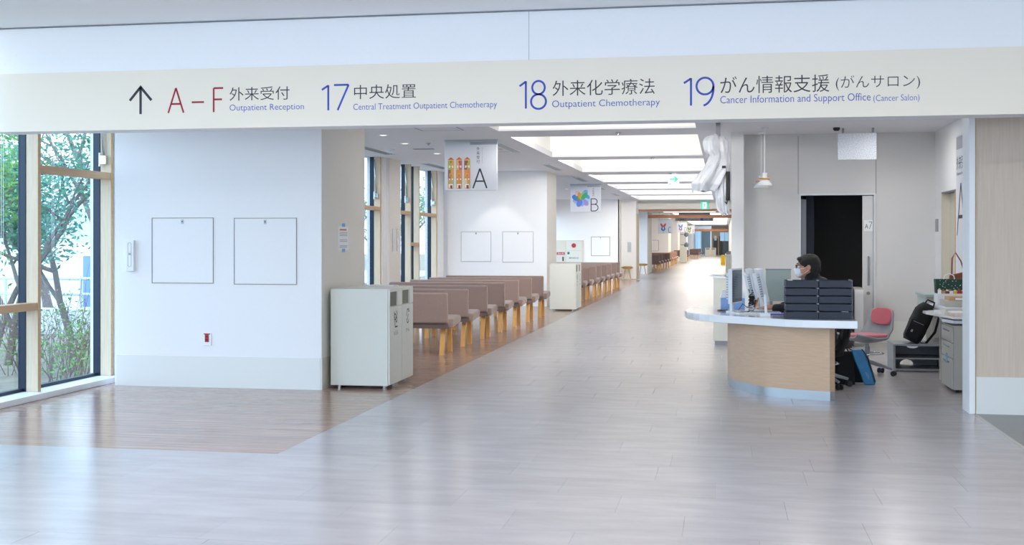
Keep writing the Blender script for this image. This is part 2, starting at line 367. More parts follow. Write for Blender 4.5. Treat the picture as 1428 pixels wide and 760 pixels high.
# narrow section beyond: two blocks, then piers
wall('wall_left', 'plaster', -3.85, 45.4, 0, -3.3, 46.9, 3.0); struct('trim_2', 'wood_light', -3.3, 45.4, 0, -3.28, 46.9, 2.5)
wall('wall_left', 'plaster', -4.0, 46.9, 2.4, -3.85, 52.2, 3.0); bx('window_91', 'window_glass', -3.95, 46.9, .1, -3.94, 52.2, 2.4, kind='structure')
wall('wall_left', 'plaster', -4.0, 52.2, 0, -3.302, 55.6, 3.0); struct('wall_left', 'plaster_side_shade', -3.302, 52.2, 0, -3.298, 55.6, 3.0)
for Y, n in ((70, 1), (85, 2), (105, 3)):
    wall('wall_left', 'plaster', -6.5, Y, 0, -3.2, Y + .5, 3.0); struct('wall_left', 'plaster_warm_tint', -3.2, Y, 0, -3.195, Y + 3.5, 3.0)
wall('wall_left', 'plaster', -3.05, 112, 0, -2.85, 113, 3.0)
wall('wall_left', 'plaster', -6.7, 55.6, 0, -6.5, 140, 3.0)
wall('wall_left', 'plaster', -6.7, 27.4, 2.6, -6.5, 55.6, 3.0); wall('wall_left', 'plaster', -6.7, 27.4, 0, -6.5, 46, .3)
# end wall
wall('wall_back', 'plaster', -6.5, 130, 0, -1.25, 130.3, 3.0); wall('wall_back', 'door_beige', -1.25, 125, 0, 1.2, 125.3, 3.0)
# right side
wall('wall_right', 'plaster', .115, 17.2, 0, .285, 17.75, 3.0)
wall('wall_right', 'plaster', .5, 17.9, 0, .7, 125, 3.0)
rb = wall('wall_back', 'room_wall', .285, 17.6, 0, 1.085, 17.75, 3.0)
wall('wall_back', 'room_wall', 1.085, 17.6, 2.13, 2.14, 17.75, 3.0)
wall('wall_back', 'room_wall', 2.14, 17.6, 0, 3.1, 17.75, 3.0)
for x in (1.06, 2.145): struct('trim_3', 'line_grey', x, 17.597, 2.13, x + .008, 17.601, 2.97)
struct('baseboard_back', 'skirting', 2.16, 17.59, 0, 2.96, 17.6, .3)
wall('wall_right', 'plaster', 2.96, 17.1, 0, 3.12, 17.75, 3.0); wall('wall_right', 'plaster', 2.96, 10.7, 0, 3.12, 16.08, 3.0); wall('wall_right', 'plaster', 2.96, 16.08, 2.12, 3.12, 17.1, 3.0)
wall('wall_right', 'door_beige', 3.13, 15.9, 0, 3.25, 17.4, 2.6)
d2 = tag(bpy.data.objects.new('door_2', None), 'beige side door in the right wall of the reception room', kind='structure'); COL.objects.link(d2)
for a, b in ((16.08, 16.13), (17.05, 17.1)): bx('door_jamb', 'wood_transom' if a < 17 else 'skirting_shade_beige', 2.955, a, 0, 3.11, b, 2.12, d2)
bx('door_leaf', 'skirting_shade_beige', 3.06, 16.13, 0, 3.1, 17.05, 2.12, d2); bx('door_groove', 'paper', 3.055, 16.5, 0, 3.06, 16.52, 2.12, d2); bx('door_head', 'line_grey', 2.955, 16.08, 2.10, 3.11, 17.1, 2.12, d2)
# wooden lobby wall on the right
wall('wall_front', 'wood_panel', 2.075, 10.46, 0, 9, 10.72, 3.0)
struct('trim_4', 'white_paint', 2.028, 10.44, 0, 2.075, 10.73, 3.0, bevel=.002)
struct('trim_5', 'wood_transom', 2.075, 10.455, 0, 2.084, 10.461, 3.0)
struct('baseboard_front', 'skirting', 2.085, 10.448, 0, 9, 10.46, .31)
wall('wall_right', 'plaster', 9, -8, 0, 9.2, 10.7, 3.6)
# corridor ceiling with wells
XL, XR = -3.13, -.37
struct('ceiling', 'ceiling_white', -6.6, 9.55, 3.0, XL, 46.5, 3.1)
struct('ceiling', 'ceiling_white', XR, 9.55, 3.0, 3.2, 46.5, 3.1)
struct('ceiling', 'ceiling_white', 3.2, 9.55, 3.0, 9, 10.8, 3.1)
ys = [9.55] + [v for wv in WELLS for v in wv] + [46.5]
for a, b in zip(ys[::2], ys[1::2]): struct('ceiling', 'ceiling_white', XL, a, 3.0, XR, b, 3.025)
for i, (a, b) in enumerate(WELLS):
    mb = MB(); h = 3.72
    prof = [(a - .3, 3.026), (a - .3, h - .2), (a - .1, h)] + [(b + .06 - .45 + .45 * math.sin(t * math.pi / 16), h - .45 + .45 * math.cos(t * math.pi / 16)) for t in range(9)] + [(b + .06, 3.026)]
    for (p, q) in zip(prof, prof[1:]): mb._add([(XL - .04, p[0], p[1]), (XR + .04, p[0], p[1]), (XR + .04, q[0], q[1]), (XL - .04, q[0], q[1])], [(0, 1, 2, 3)])
    for x in (XL - .04, XR + .04): mb._add([(x, *p) for p in prof], [tuple(range(len(prof)))])
    mb.build('ceiling', 'well_white', kind='structure', label='lit ceiling cove')
struct('ceiling', 'plaster_warm_tint', -6.6, 46.5, 2.69, .5, 46.6, 3.1); struct('ceiling', 'ceiling_white', -6.6, 46.6, 2.72, .5, 54.5, 2.85)
struct('ceiling', 'ceiling_white', -6.6, 54.5, 3.0, .7, 140, 3.1); struct('ceiling', 'ceiling_white', -6.6, 54.4, 2.72, .7, 54.5, 3.1)
for Y, z0, z1, n in ((48.4, 2.645, 2.71, 0), (52.6, 2.46, 2.60, 0), (112, 2.36, 2.56, 1), (46.9, 2.62, 2.69, 0)):
    tag(bx('ceiling_beam', 'beam_brown', -4.1 if not n else -2.8, Y, z0, .45, Y + .35, z1, bevel=.01),
        {48.4: 'brown timber ceiling beam, second behind the white soffit of the lit ceiling', 52.6: 'lowest and thickest brown timber beam just before the grey overhead sign', 112: 'short brown timber beam far down the corridor beyond the bright ceiling', 46.9: 'thin brown timber beam right behind the white soffit'}[Y], 'beam', 'brown timber ceiling beams')
o = thing('ceiling_light', 'thin luminous strip between the two brown timber beams', 'ceiling light', (-1.4, 50.5, 2.7)); bx('frame', 'white_paint', -2.6, 49.3, 2.705, -.3, 52.2, 2.72, o); bx('diffuser', 'diffuser', -2.56, 49.34, 2.70, -.34, 52.16, 2.705, o)
for k, Y in enumerate(range(62, 110, 10)):
    o = thing('ceiling_light', 'luminous ceiling panel', 'ceiling light', (-1.55, Y, 2.97), group='far corridor ceiling lights')
    o['label'] = ['luminous ceiling panel nearest behind the grey overhead sign', 'second luminous ceiling panel behind the grey overhead sign', 'middle luminous ceiling panel of the far corridor', 'second last luminous ceiling panel before the far brown beam', 'farthest luminous ceiling panel just before the far brown beam'][k]
    bx('frame', 'white_paint', -2.8, Y, 2.98, .3, Y + 9.4, 3.0, o); bx('diffuser', 'diffuser', -2.76, Y + .04, 2.972, .26, Y + 9.36, 2.98, o)

# ------------------------------------------------------------------ WINDOWS on the left
def window(n, y0, y1, z0, z1, trans, stay=False, wood=True, label=None):
    r = tag(bpy.data.objects.new('window_%d' % n, None), label, kind='structure'); COL.objects.link(r); r.location = (-6.4, y0, 0)
    bx('post', 'wood_light', -6.35, y1 - .045, z0, -6.232, y1, z1, r, bevel=.003)
    bx('post_edge', 'wood_transom', -6.232, y1 - .046, z0, -6.228, y1, z1, r)
    bx('aluminium_frame', 'navy_frame', -6.43, y1 - .05, z0, -6.352, y1, z1, r, bevel=.004)
    bx('aluminium_frame', 'navy_frame', -6.43, y0, z0, -6.352, y0 + .02, z1, r)
    bx('pane', 'window_glass', -6.415, y0 + .02, z0 + .02, -6.409, y1 - .05, z1, r)
    bx('bottom_rail', 'navy_frame', -6.43, y0 + .02, z0, -6.38, y1 - .05, z0 + .03, r)
    for t in trans:
        bx('transom', 'wood_transom', -6.35, y0, t - .07, -6.234, y1 - .045, t, r, bevel=.003)
        bx('transom_frame', 'navy_frame', -6.43, y0 + .02, t - .045, -6.352, y1 - .05, t - .03, r)
    if stay:
        s = MB().cyl((-6.30, y1 - .07, 2.33), (-6.335, y1 - .075, 2.95), .012, seg=8).build('window_stay', 'silver', r, smooth=True)
        bx('stay_bracket', 'chrome', -6.33, y1 - .10, 2.24, -6.26, y1 - .045, 2.33, s, bevel=.005)
        MB().cyl((-6.335, y1 - .08, 2.36), (-6.335, y1 - .08, 2.22), .014, seg=8).build('stay_joint', 'plastic_white', s)
struct('trim_6', 'white_paint', -6.48, -8, 0, -6.14, 11.37, .055, bevel=.003)
struct('trim_6', 'white_paint', -6.48, 12.4, 0, -6.14, 25.98, .055)
wn = 1; y = 11.352
names = {1: 'tall window beside the white pier, with an upper transom and opening stay', 2: 'tall window at the left edge of the picture, with a low wooden transom'}
while y > -7:
    window(wn, y - 1.325, y, .055, 3.2 if y < 9 else 2.995, [2.155] if wn % 2 else [.88], stay=bool(wn % 2), label=names.get(wn, 'tall wood-framed lobby window')); y -= 1.325; wn += 1
for (a, b, t, s) in ((12.4, 13.8, [2.1], 0), (13.8, 15.2, [.88], 0), (15.2, 16.6, [2.1], 0), (16.6, 18.0, [.88], 0), (18.0, 19.4, [2.1], 0), (19.6, 21.09, [2.08], 1), (22.17, 23.24, [2.05], 1), (23.24, 23.92, [1.42], 0), (23.92, 25.42, [2.05], 1)):
    window(wn, a, b, .055, 3.0, t, stay=bool(s), label='tall wood-framed waiting area window'); wn += 1
for a in (21.09, 25.42): wall('wall_left', 'plaster', -6.5, a, 0, -6.2, a + .5, 3.0)
for k in range(8):  # unseen glazed bays added to let daylight into the alcove
    y = 27.6 + k * 2.0
    bx('window_%d' % wn, 'window_glass', -6.6, y, .4, -6.59, y + 1.9, 2.6, kind='structure'); wn += 1
struct('trim_7', 'ceiling_white', -6.6, 27.4, 2.5, -6.5, 44, 2.6)
# pull chains hanging in front of the panes
for x, y, z0, z1, lb in ((-6.33, 9.57, .72, 2.9, 'white bead pull chain hanging in front of the leftmost window'), (-6.3, 10.33, 1.3, 2.9, 'white bead pull chain hanging in front of the window beside the white pier')):
    o = thing('pull_chain', lb, 'pull chain', (x, y, z0))
    pts = [(x, y, z1), (x, y, z0 + .03), (x, y + .015, z0), (x, y + .03, z0 + .03), (x, y + .03, z1)]
    mb = MB().tube(pts, .0015, 4)
    zz = z0 + .05
    while zz < min(z1, 2.6):
        for dy in (0, .03): mb.box(x - .002, y + dy - .002, zz, x + .002, y + dy + .002, zz + .006)
        zz += .014
    mb.build('bead_chain', 'plastic_white', o)
    bx('chain_clip', 'plastic_white', x - .004, y - .005, z1 - .01, x + .004, y + .035, z1 + .12, o)

# ------------------------------------------------------------------ LETTERING on the band
fr = Fr((0, BY, EYE * (1 - BS)), (BS, 0, 0), (0, 0, BS))
printed('arrow_print', 'ink_dark', fr, beam, [[(-5.454, 2.655), (-5.454, 2.91)], [(-5.565, 2.785), (-5.454, 2.912), (-5.343, 2.785)]], wd=.025)
printed('letter_print', 'ink_red', fr, beam, glyph('A', -5.172, 2.66, .155, .235) + [[(-4.935, 2.757), (-4.812, 2.757)]] + glyph('F', -4.715, 2.66, .095, .225), wd=.017, label='dark red letters A-F')
printed('number_print', 'ink_blue', fr, beam, glyph('1', -3.652, 2.655, .062, .232) + glyph('7', -3.535, 2.655, .14, .232), wd=.018, label='blue number 17')
printed('number_print', 'ink_blue', fr, beam, glyph('1', -1.80, 2.635, .058, .245) + glyph('8', -1.695, 2.63, .135, .252), wd=.018, label='blue number 18')
printed('number_print', 'ink_blue', fr, beam, glyph('1', -.342, 2.632, .062, .24) + glyph('9', -.232, 2.63, .145, .243), wd=.018, label='blue number 19')
printed('japanese_print', 'ink_dark', fr, beam, texts=[('外来受付', -4.556, 2.763, .59, .125, -.004)])
printed('english_print', 'ink_blue', fr, beam, texts=[('Outpatient Reception', -4.556, 2.652, .73, .075, -.006)])
printed('japanese_print', 'ink_dark', fr, beam, texts=[('中央処置', -3.342, 2.752, .585, .13, -.004)])
printed('english_print', 'ink_blue', fr, beam, texts=[('Central Treatment Outpatient Chemotherapy', -3.35, 2.635, 1.345, .075, -.006)])
printed('japanese_print', 'ink_dark', fr, beam, texts=[('外来化学療法', -1.50, 2.741, .905, .138, -.004)])
printed('english_print', 'ink_blue', fr, beam, texts=[('Outpatient Chemotherapy', -1.505, 2.622, .955, .08, -.006)])
printed('japanese_print', 'ink_dark', fr, beam, texts=[('がん情報支援', -.028, 2.728, .92, .15, -.004), ('(がんサロン)', .945, 2.735, .69, .128, -.008)])
printed('english_print', 'ink_blue', fr, beam, texts=[('Cancer Information and Support Office', -.028, 2.625, 1.26, .085, -.006), ('(Cancer Salon)', 1.255, 2.622, .375, .07, -.008)])

# ------------------------------------------------------------------ access panels and wall fittings
def panel(x0, z0, x1, z1, y, label, group='white access panels in the wall'):
    W_ = .005 if y < 30 else .02
    o = thing('access_panel', label, 'access panel', (x0, y, z0), group=group)
    t = .007 if y < 30 else .02
    for b in ((x0, z0, x1, z0 + t), (x0, z1 - t, x1, z1)): bx('frame', 'metal_line', b[0], y - .006, b[1], b[2], y, b[3], o)
    for b in ((x0, z0 + t, x0 + W_, z1 - t), (x1 - W_, z0 + t, x1, z1 - t)): bx('frame', 'line_grey', b[0], y - .006, b[1], b[2], y, b[3], o)
    bx('panel_face', 'plaster', x0 + W_ + .002, y - .003, z0 + t + .002, x1 - W_ - .002, y, z1 - t - .002, o)
    xc = (x0 + x1) / 2; l = bx('latch', 'kick', xc - .014, y - .009, z1 - .062, xc + .014, y - .003, z1 - .02, o, bevel=.004)
    bx('latch_slot', 'black', xc - .007, y - .010, z1 - .045, xc + .007, y - .009, z1 - .035, l)
panel(-5.62, 1.028, -4.965, 1.682, 11.0, 'square white access panel on the near pier, left one beside the narrow call unit')
panel(-4.75, 1.021, -4.10, 1.677, 11.0, 'square white access panel on the near pier, right one nearer the taped notice')
panel(-5.79, .985, -5.105, 1.66, 25.9, 'square white access panel on the spot-lit wall, left one')
panel(-4.845, .975, -4.15, 1.66, 25.9, 'square white access panel on the spot-lit wall, right one')
panel(-4.86, .89, -4.15, 1.61, 43.9, 'square access panel beside the fire hose cabinet')
panel(-3.2 - 1.45, .85, -3.75, 1.5, 70, 'small distant access panel above the dark brown benches')
panel(-4.4, .85, -3.75, 1.5, 85, 'farthest access panel above the pinkish benches')
o = thing('call_unit', 'narrow white vertical unit on the near pier left of the access panels', 'wall unit', (-5.82, 11, 1.15))
bx('casing', 'white_paint', -5.885, 10.965, 1.148, -5.80, 11.0, 1.456, o, bevel=.003)
printed('slot_outline', 'line_grey', Fr((0, 10.965, 0), (1, 0, 0), (0, 0, 1)), o, [arc(-5.842, 1.415, .018, .018, 0, 180) + [(-5.86, 1.21)] + arc(-5.842, 1.21, .018, .018, 180, 360) + [(-5.824, 1.415)]], wd=.003)
MB().cyl((-5.842, 10.965, 1.32), (-5.842, 10.957, 1.32), .012).build('button', 'silver', o)
o = thing('power_outlet', 'small white outlet with a red socket low on the near pier', 'outlet', (-5.03, 11, .42))
bx('plate', 'white_paint', -5.075, 10.992, .415, -4.987, 11.0, .54, o, bevel=.003)
s = bx('socket', 'red', -5.052, 10.988, .45, -5.012, 10.992, .525, o); bx('red_bar', 'red', -5.065, 10.9905, .525, -4.997, 10.992, .535, o)
for z in (.472, .503): bx('socket_hole', 'black', -5.041, 10.987, z - .006, -5.022, 10.988, z + .006, s)
o = thing('notice', 'white paper notice taped with blue tape to the side of the near pier', 'notice', (-3.845, 11.5, 1.35))
bx('paper_sheet', 'paper', -3.847, 11.50, 1.355, -3.8455, 11.83, 1.60, o)
for z in (1.595, 1.335): bx('tape', 'tape_blue', -3.8465, 11.62, z, -3.8445, 11.72, z + .035, o)
fx = Fr((-3.8455, 0, 0), (0, 1, 0), (0, 0, 1))
printed('text_lines', 'ink_grey', fx, o, [([(11.54, z), (11.79, z)], .007) for z in (1.535, 1.52, 1.505, 1.46, 1.445, 1.40, 1.385)], wd=.008)
printed('heading', 'ink_orange', fx, o, [([(11.54, 1.565), (11.76, 1.565)], .016)])
for yy, k in ((21.55, 'left'), (21.85, 'right')):
    tag(bx('wall_strip', 'silver', -6.145, yy, 1.25, -6.13, yy + .07, 1.68, bevel=.004), '%s one of two small upright strips on the pillar between the windows' % k, 'wall strip', 'pillar strips')
# fire hose cabinet
o = thing('fire_hose_cabinet', 'cream fire hose cabinet with red lamp in the far wall under sign B', 'fire cabinet', (-5.6, 43.9, .3))
bx('cabinet_frame', 'skirting_shade_beige', -6.2, 43.87, .1, -5.14, 43.9, 1.48, o)
bx('side_door', 'skirting_shade_beige', -6.15, 43.862, .13, -5.82, 43.87, 1.44, o); bx('top_door', 'bin_paint', -5.78, 43.862, 1.11, -5.2, 43.87, 1.44, o); bx('hose_door', 'bin_paint', -5.78, 43.862, .13, -5.2, 43.87, 1.08, o)
MB().cyl((-5.5, 43.86, 1.28), (-5.5, 43.84, 1.28), .085).build('alarm_lamp', 'red', o); bx('red_plate', 'red', -6.14, 43.855, .93, -5.84, 43.862, 1.03, o); bx('handle', 'black', -5.93, 43.85, .70, -5.88, 43.862, .86, o)
bx('green_plate', 'green_mark', -5.74, 43.855, .95, -5.66, 43.862, 1.04, o)
f43 = Fr((0, 43.855, 0), (1, 0, 0), (0, 0, 1)); printed('plate_print', 'paper', f43, o, texts=[('消火栓', -6.11, .945, .24, .07, 0)]); printed('door_print', 'ink_dark', f43, o, texts=[('屋内消火栓', -5.68, .78, .36, .07, 0)])

# ------------------------------------------------------------------ hanging signs
def hanging(x0, x1, z0, z1, Y, label):
    o = thing('hanging_sign', label, 'sign', ((x0 + x1) / 2, Y, z0), group='hanging area signs')
    s = (x1 - x0)
    bx('sign_board', 'sign_face', x0, Y, z0, x1, Y + .03, z1 - .03, o, bevel=.012); bx('hanger_rail', 'sign_edge', x0 - .005, Y - .004, z1 - .03, x1, Y + .034, z1, o)
    return o, Fr((x0, Y, z0), (1, 0, 0), (0, 0, 1))
o, f = hanging(-4.215, -3.39, 2.22, 2.998, 17.7, 'square hanging sign with big letter A and three tall painted houses')
printed('grey_bar', 'ink_grey', f, o, polys=[rect(.40, .70, .42, .04)]); printed('area_letter', 'ink_dark', f, o, glyph('A', .445, .035, .215, .30), wd=.023)
printed('small_print', 'ink_dark', f, o, texts=[('外', .50, .61, .05, .055, 0), ('来', .50, .545, .05, .055, 0), ('受', .50, .48, .05, .055, 0), ('付', .50, .415, .05, .055, 0)])
printed('fine_print', 'ink_grey', Fr(f.P(.58, .66), (0, 0, -1), (1, 0, 0)), o, texts=[('Outpatient Reception', 0, 0, .25, .018, 0)], n=.001)
P = []; Hs = [('a9b05a', 'd9a23a', '8a6a6a', 'd9a24c', 'c9a05a', 'a8b070'), ('d9b06a', 'b8626a', 'd98f3c', 'cf8a62', 'cf9a50', 'd08a4a'), ('8a5a50', 'b0a84a', 'dc9040', 'd8805c', 'd8c89c', 'cf9a50')]
for i, hs in enumerate(Hs):
    x = .052 + i * .128; W = .095
    P.append(('cf6a3c', [(x - .004, .475), (x + W + .004, .475), (x + W / 2, .515)]))
    P.append(('e2b27c', rect(x, .03, W, .445)))
    for j in range(3):
        P.append((hs[2 * j], rect(x, .32 - j * .14, W * .48, .14))); P.append((hs[2 * j + 1], rect(x + W * .48, .32 - j * .14, W * .52, .14)))
    P += [('2c2a2c', rect(x + W * .45, .425, .01, .03)), ('e9e4e0', rect(x + .014, .35, .02, .035)), ('e9e4e0', rect(x + .064, .35, .02, .035)), ('e0a890', rect(x + .034, .365, .03, .02)), ('e29a4a', rect(x + .022, .215, .05, .05)), ('c87a3a', rect(x + .036, .215, .024, .035)),
          ('e9e9ea', rect(x + .016, .165, .018, .022)), ('e9e9ea', rect(x + .062, .165, .018, .022)), ('c8853c', rect(x, .195, W, .006)), ('f0eeec', rect(x + .014, .045, .066, .055)), ('d86a3c', rect(x + .03, .03, .02, .055)), ('2c2c38', rect(x + .05, .03, .02, .055))]
artwork('house_picture', f, o, P)
o, f = hanging(-4.105, -3.27, 2.235, 2.998, 32.0, 'square hanging sign with letter B and a coloured petal flower')
printed('grey_bar', 'ink_grey', f, o, polys=[rect(.46, .68, .36, .035)]); printed('area_letter', 'ink_dark', f, o, glyph('B', .565, .03, .19, .33), wd=.024)
printed('small_print', 'ink_dark', f, o, texts=[('外来受付', .5, .6, .01, .01, 0)][:0] + [(c, .60, .60 - k * .06, .05, .05, 0) for k, c in enumerate('外来受付')])
def petal(cx_, cy_, a, L, W):
    a = math.radians(a); r = []
    for t in range(14):
        q = t / 13 * math.pi; u = L * (1 - math.cos(q)) / 2; v = W * math.sin(q); r.append((u, v))
    for t in range(12, 0, -1):
        q = t / 13 * math.pi; r.append((L * (1 - math.cos(q)) / 2, -W * math.sin(q)))
    return [(cx_ + u * math.cos(a) - v * math.sin(a), cy_ + u * math.sin(a) + v * math.cos(a)) for u, v in r]
artwork('petal_picture', f, o, [(c, petal(.30, .34, a, L, W)) for c, a, L, W in (('8fc4ea', 205, .22, .07), ('a9a0dc', 190, .24, .06), ('2d86d8', 160, .27, .085), ('e6b9cc', 122, .28, .075), ('6fb6ea', 60, .30, .08), ('4a9be0', 20, .24, .095), ('9cd0ea', -10, .24, .06), ('9c8ad2', -38, .24, .075), ('8fa4e4', -82, .19, .06), ('5f7fd6', -118, .22, .075), ('8a8a4a', 150, .17, .05), ('c9a83a', 112, .21, .055), ('a9c85a', 68, .21, .05), ('3fa878', 48, .24, .06))])
for x0, Y, ch, sc_, arr, lb in ((-3.25, 60, 'C', .72, ('d84a4a', '3f9a4a', '3a7ac8'), 'small distant hanging sign with letter C and a tulip-like motif'), (-2.95, 76, 'D', .66, ('5a86c8', 'c8704a', '8a6ab8'), 'small distant hanging sign behind sign C with blue and orange motif'), (-2.85, 92, 'E', .66, ('5a8a4a', '4a5a4a', '9aa83a'), 'farthest small hanging sign with a green motif')):
    o, f = hanging(x0, x0 + sc_, 2.55 - sc_ + (0 if Y < 70 else .1), 2.55 + (0 if Y < 70 else .1), Y, lb)
    for xx in (x0 + .06, x0 + sc_ - .08): bx('hanger_rod', 'sign_edge', xx, Y + .01, 2.55, xx + .02, Y + .02, 3.0, o)
    printed('area_letter', 'ink_dark', f, o, glyph(ch, .52, .04, .13, .28), wd=.022)
    artwork('motif_picture', f, o, [(arr[0], petal(.26, .28, 60, .26, .05)), (arr[0], petal(.26, .28, 120, .26, .05)), (arr[2], petal(.26, .12, 90, .22, .11)), (arr[1], rect(.25, .02, .02, .18)), ('e8e8ea', petal(.26, .2, 90, .12, .03))])
# illuminated exit signs
o = thing('exit_sign', 'lit white sign with green right arrow under the ceiling', 'exit sign', (-1.1, 27.1, 2.68))
bx('lamp_box', 'white_paint', -1.24, 27.06, 2.705, -.99, 27.12, 2.965, o); bx('lit_face', 'white_sign', -1.235, 27.055, 2.71, -.995, 27.06, 2.96, o); bx('mount', 'white_paint', -1.16, 27.07, 2.965, -1.06, 27.11, 3.0, o)
printed('arrow_print', 'green_sign', Fr((0, 27.055, 0), (1, 0, 0), (0, 0, 1)), o, [[(-1.2, 2.85), (-1.04, 2.85)], [(-1.10, 2.91), (-1.03, 2.85), (-1.10, 2.79)], ([(-1.22, 2.745), (-1.17, 2.745)], .025)], wd=.034)
o = thing('exit_sign', 'lit green running-man exit sign on the white soffit', 'exit sign', (-.73, 46.45, 2.68))
bx('lamp_box', 'white_paint', -.87, 46.43, 2.675, -.585, 46.5, 2.985, o); bx('lit_face', 'green_sign', -.865, 46.425, 2.68, -.59, 46.43, 2.98, o)
f = Fr((0, 46.425, 0), (1, 0, 0), (0, 0, 1)); printed('door_symbol', 'white_sign', f, o, polys=[rect(-.80, 2.71, .15, .24)])
printed('runner_symbol', 'green_sign', f, o, [([(-.72, 2.88), (-.73, 2.80)], .035), ([(-.73, 2.81), (-.70, 2.77), (-.68, 2.73)], .018), ([(-.73, 2.81), (-.765, 2.775), (-.79, 2.785)], .018), ([(-.72, 2.875), (-.685, 2.85)], .014), ([(-.72, 2.875), (-.765, 2.85)], .014)], polys=[arc(-.715, 2.915, .018, .018, 0, 340, 8)], n=.003)
o = thing('overhead_sign', 'wide grey overhead direction sign below the brown timber beams', 'sign', (-1.3, 54, 2.4))
bx('sign_board', 'plastic_grey', -2.15, 54, 2.35, -.45, 54.05, 2.50, o); bx('hanger', 'plastic_grey', -2.0, 54.01, 2.50, -.6, 54.04, 2.72, o)
f = Fr((0, 54, 0), (1, 0, 0), (0, 0, 1)); printed('blue_square', 'ink_blue', f, o, polys=[rect(-1.02, 2.37, .12, .11)]); printed('lettering', 'ink_dark', f, o, texts=[('外来受付', -2.05, 2.38, .4, .08, 0), ('Outpatient', -1.55, 2.39, .45, .06, 0), ('17 18', -.82, 2.38, .3, .08, 0)])

# ------------------------------------------------------------------ ceiling fittings
def hatch(x, y, w_, d, z=3.0, lb='', g='ceiling hatches'):
    o = thing('ceiling_hatch', lb, 'ceiling hatch', (x, y, z), group=g); t = .012
    for b in ((x, y, x + w_, y + t), (x, y + d - t, x + w_, y + d), (x, y + t, x + t, y + d - t), (x + w_ - t, y + t, x + w_, y + d - t)): bx('frame', 'line_grey', b[0], b[1], z - .004, b[2], b[3], z, o)
    bx('hatch_face', 'ceiling_white', x + t + .004, y + t + .004, z - .003, x + w_ - t - .004, y + d - t - .004, z, o)
hatch(-4.17, 15.55, .6, .6, lb='square ceiling hatch nearest the beam, left of the first lit cove')
hatch(-3.95, 19.6, .5, .6, lb='square ceiling hatch just right of hanging sign A'); hatch(-4.1, 28.0, .55, .6, lb='square ceiling hatch between signs A and B')
def vent(x, y, w_, d, lb, g='ceiling air grilles'):
    o = thing('ceiling_vent', lb, 'ceiling vent', (x, y, 3), group=g)
    bx('backing', 'grille', x, y, 2.996, x + w_, y + d, 3.0, o)
    for b in ((x - .015, y - .015, x + w_ + .015, y), (x - .015, y + d, x + w_ + .015, y + d + .015), (x - .015, y, x, y + d), (x + w_, y, x + w_ + .015, y + d)): bx('frame', 'white_paint', b[0], b[1], 2.988, b[2], b[3], 3.0, o)
    for k in range(4):
        xx = x + w_ * (k + .5) / 4; bx('slat', 'kick', xx - .008, y, 2.988, xx + .008, y + d, 2.996, o)
for y, lb in ((18.4, 'long ceiling grille right of hanging sign A'), (23.7, 'long ceiling grille left of the third lit cove'), (28.7, 'long ceiling grille above hanging sign B'), (33.5, 'long ceiling grille behind hanging sign B'), (38.5, 'farthest long ceiling grille near the white soffit')): vent(-3.62, y, .16, 1.9, lb)
for y, lb in ((16.2, 'slim grille above the windows nearest the pier'), (18.5, 'slim grille above the windows before the pillar'), (22.9, 'slim grille above the windows beyond the pillar')): vent(-5.95, y, .2, 1.8 if y != 18.5 else 1.9, lb, 'slim grilles above the windows')
for x, y, lb in ((-4.98, 18.2, 'downlight left of hanging sign A'), (-5.0, 20.4, 'downlight between the ceiling slot and hanging sign A'), (-4.9, 16.7, 'small downlight nearest the pier'), (-4.9, 25.35, 'spot downlight washing the wall with two panels'), (1.2, 13.0, 'downlight over the reception desk'), (2.2, 14.5, 'downlight near the right room wall'), (-4.6, 31, 'downlight in the ceiling beyond the spot-lit wall'), (-4.6, 35, 'downlight far in the bay under the fire cabinet wall')):
    o = thing('downlight', lb, 'downlight', (x, y, 3), group='ceiling downlights')
    MB().lathe([(.07, -.006), (.075, 0)], (x, y, 3)).build('ring', 'white_paint', o); MB().lathe([(.045, -.0075), (.045, -.006)], (x, y, 3)).build('lens', 'diffuser', o)
o = thing('smoke_detector', 'round white smoke detector on the ceiling near the windows', 'smoke detector', (-5.54, 19.3, 3))
MB().lathe([(.03, -.07), (.06, -.055), (.065, -.035), (.05, -.03), (.05, -.018), (.08, -.015), (.08, 0)], (-5.54, 19.3, 3)).build('detector_body', 'plastic_white', o)
tag(bx('ceiling_slot', 'line_grey', -5.15, 19.3, 2.994, -4.8, 19.42, 3.0), 'short dark slot in the ceiling beside the smoke detector', 'ceiling slot')
for i, (x, y, lb) in enumerate(((-1.48, 16.9, 'sprinkler head between first and second lit coves'), (-1.3, 22.1, 'sprinkler head between second and third lit coves'), (-1.2, 27.3, 'sprinkler head beside the arrow sign'), (-4.6, 18.2, 'sprinkler head beyond the near downlight'), (-5.1, 15.6, 'sprinkler head nearest the pier'))):
    tag(MB().lathe([(.02, -.035), (.02, -.02), (.04, -.012), (.04, 0)], (x, y, 3), 10).build('sprinkler', 'silver'), lb, 'sprinkler', 'ceiling sprinklers')

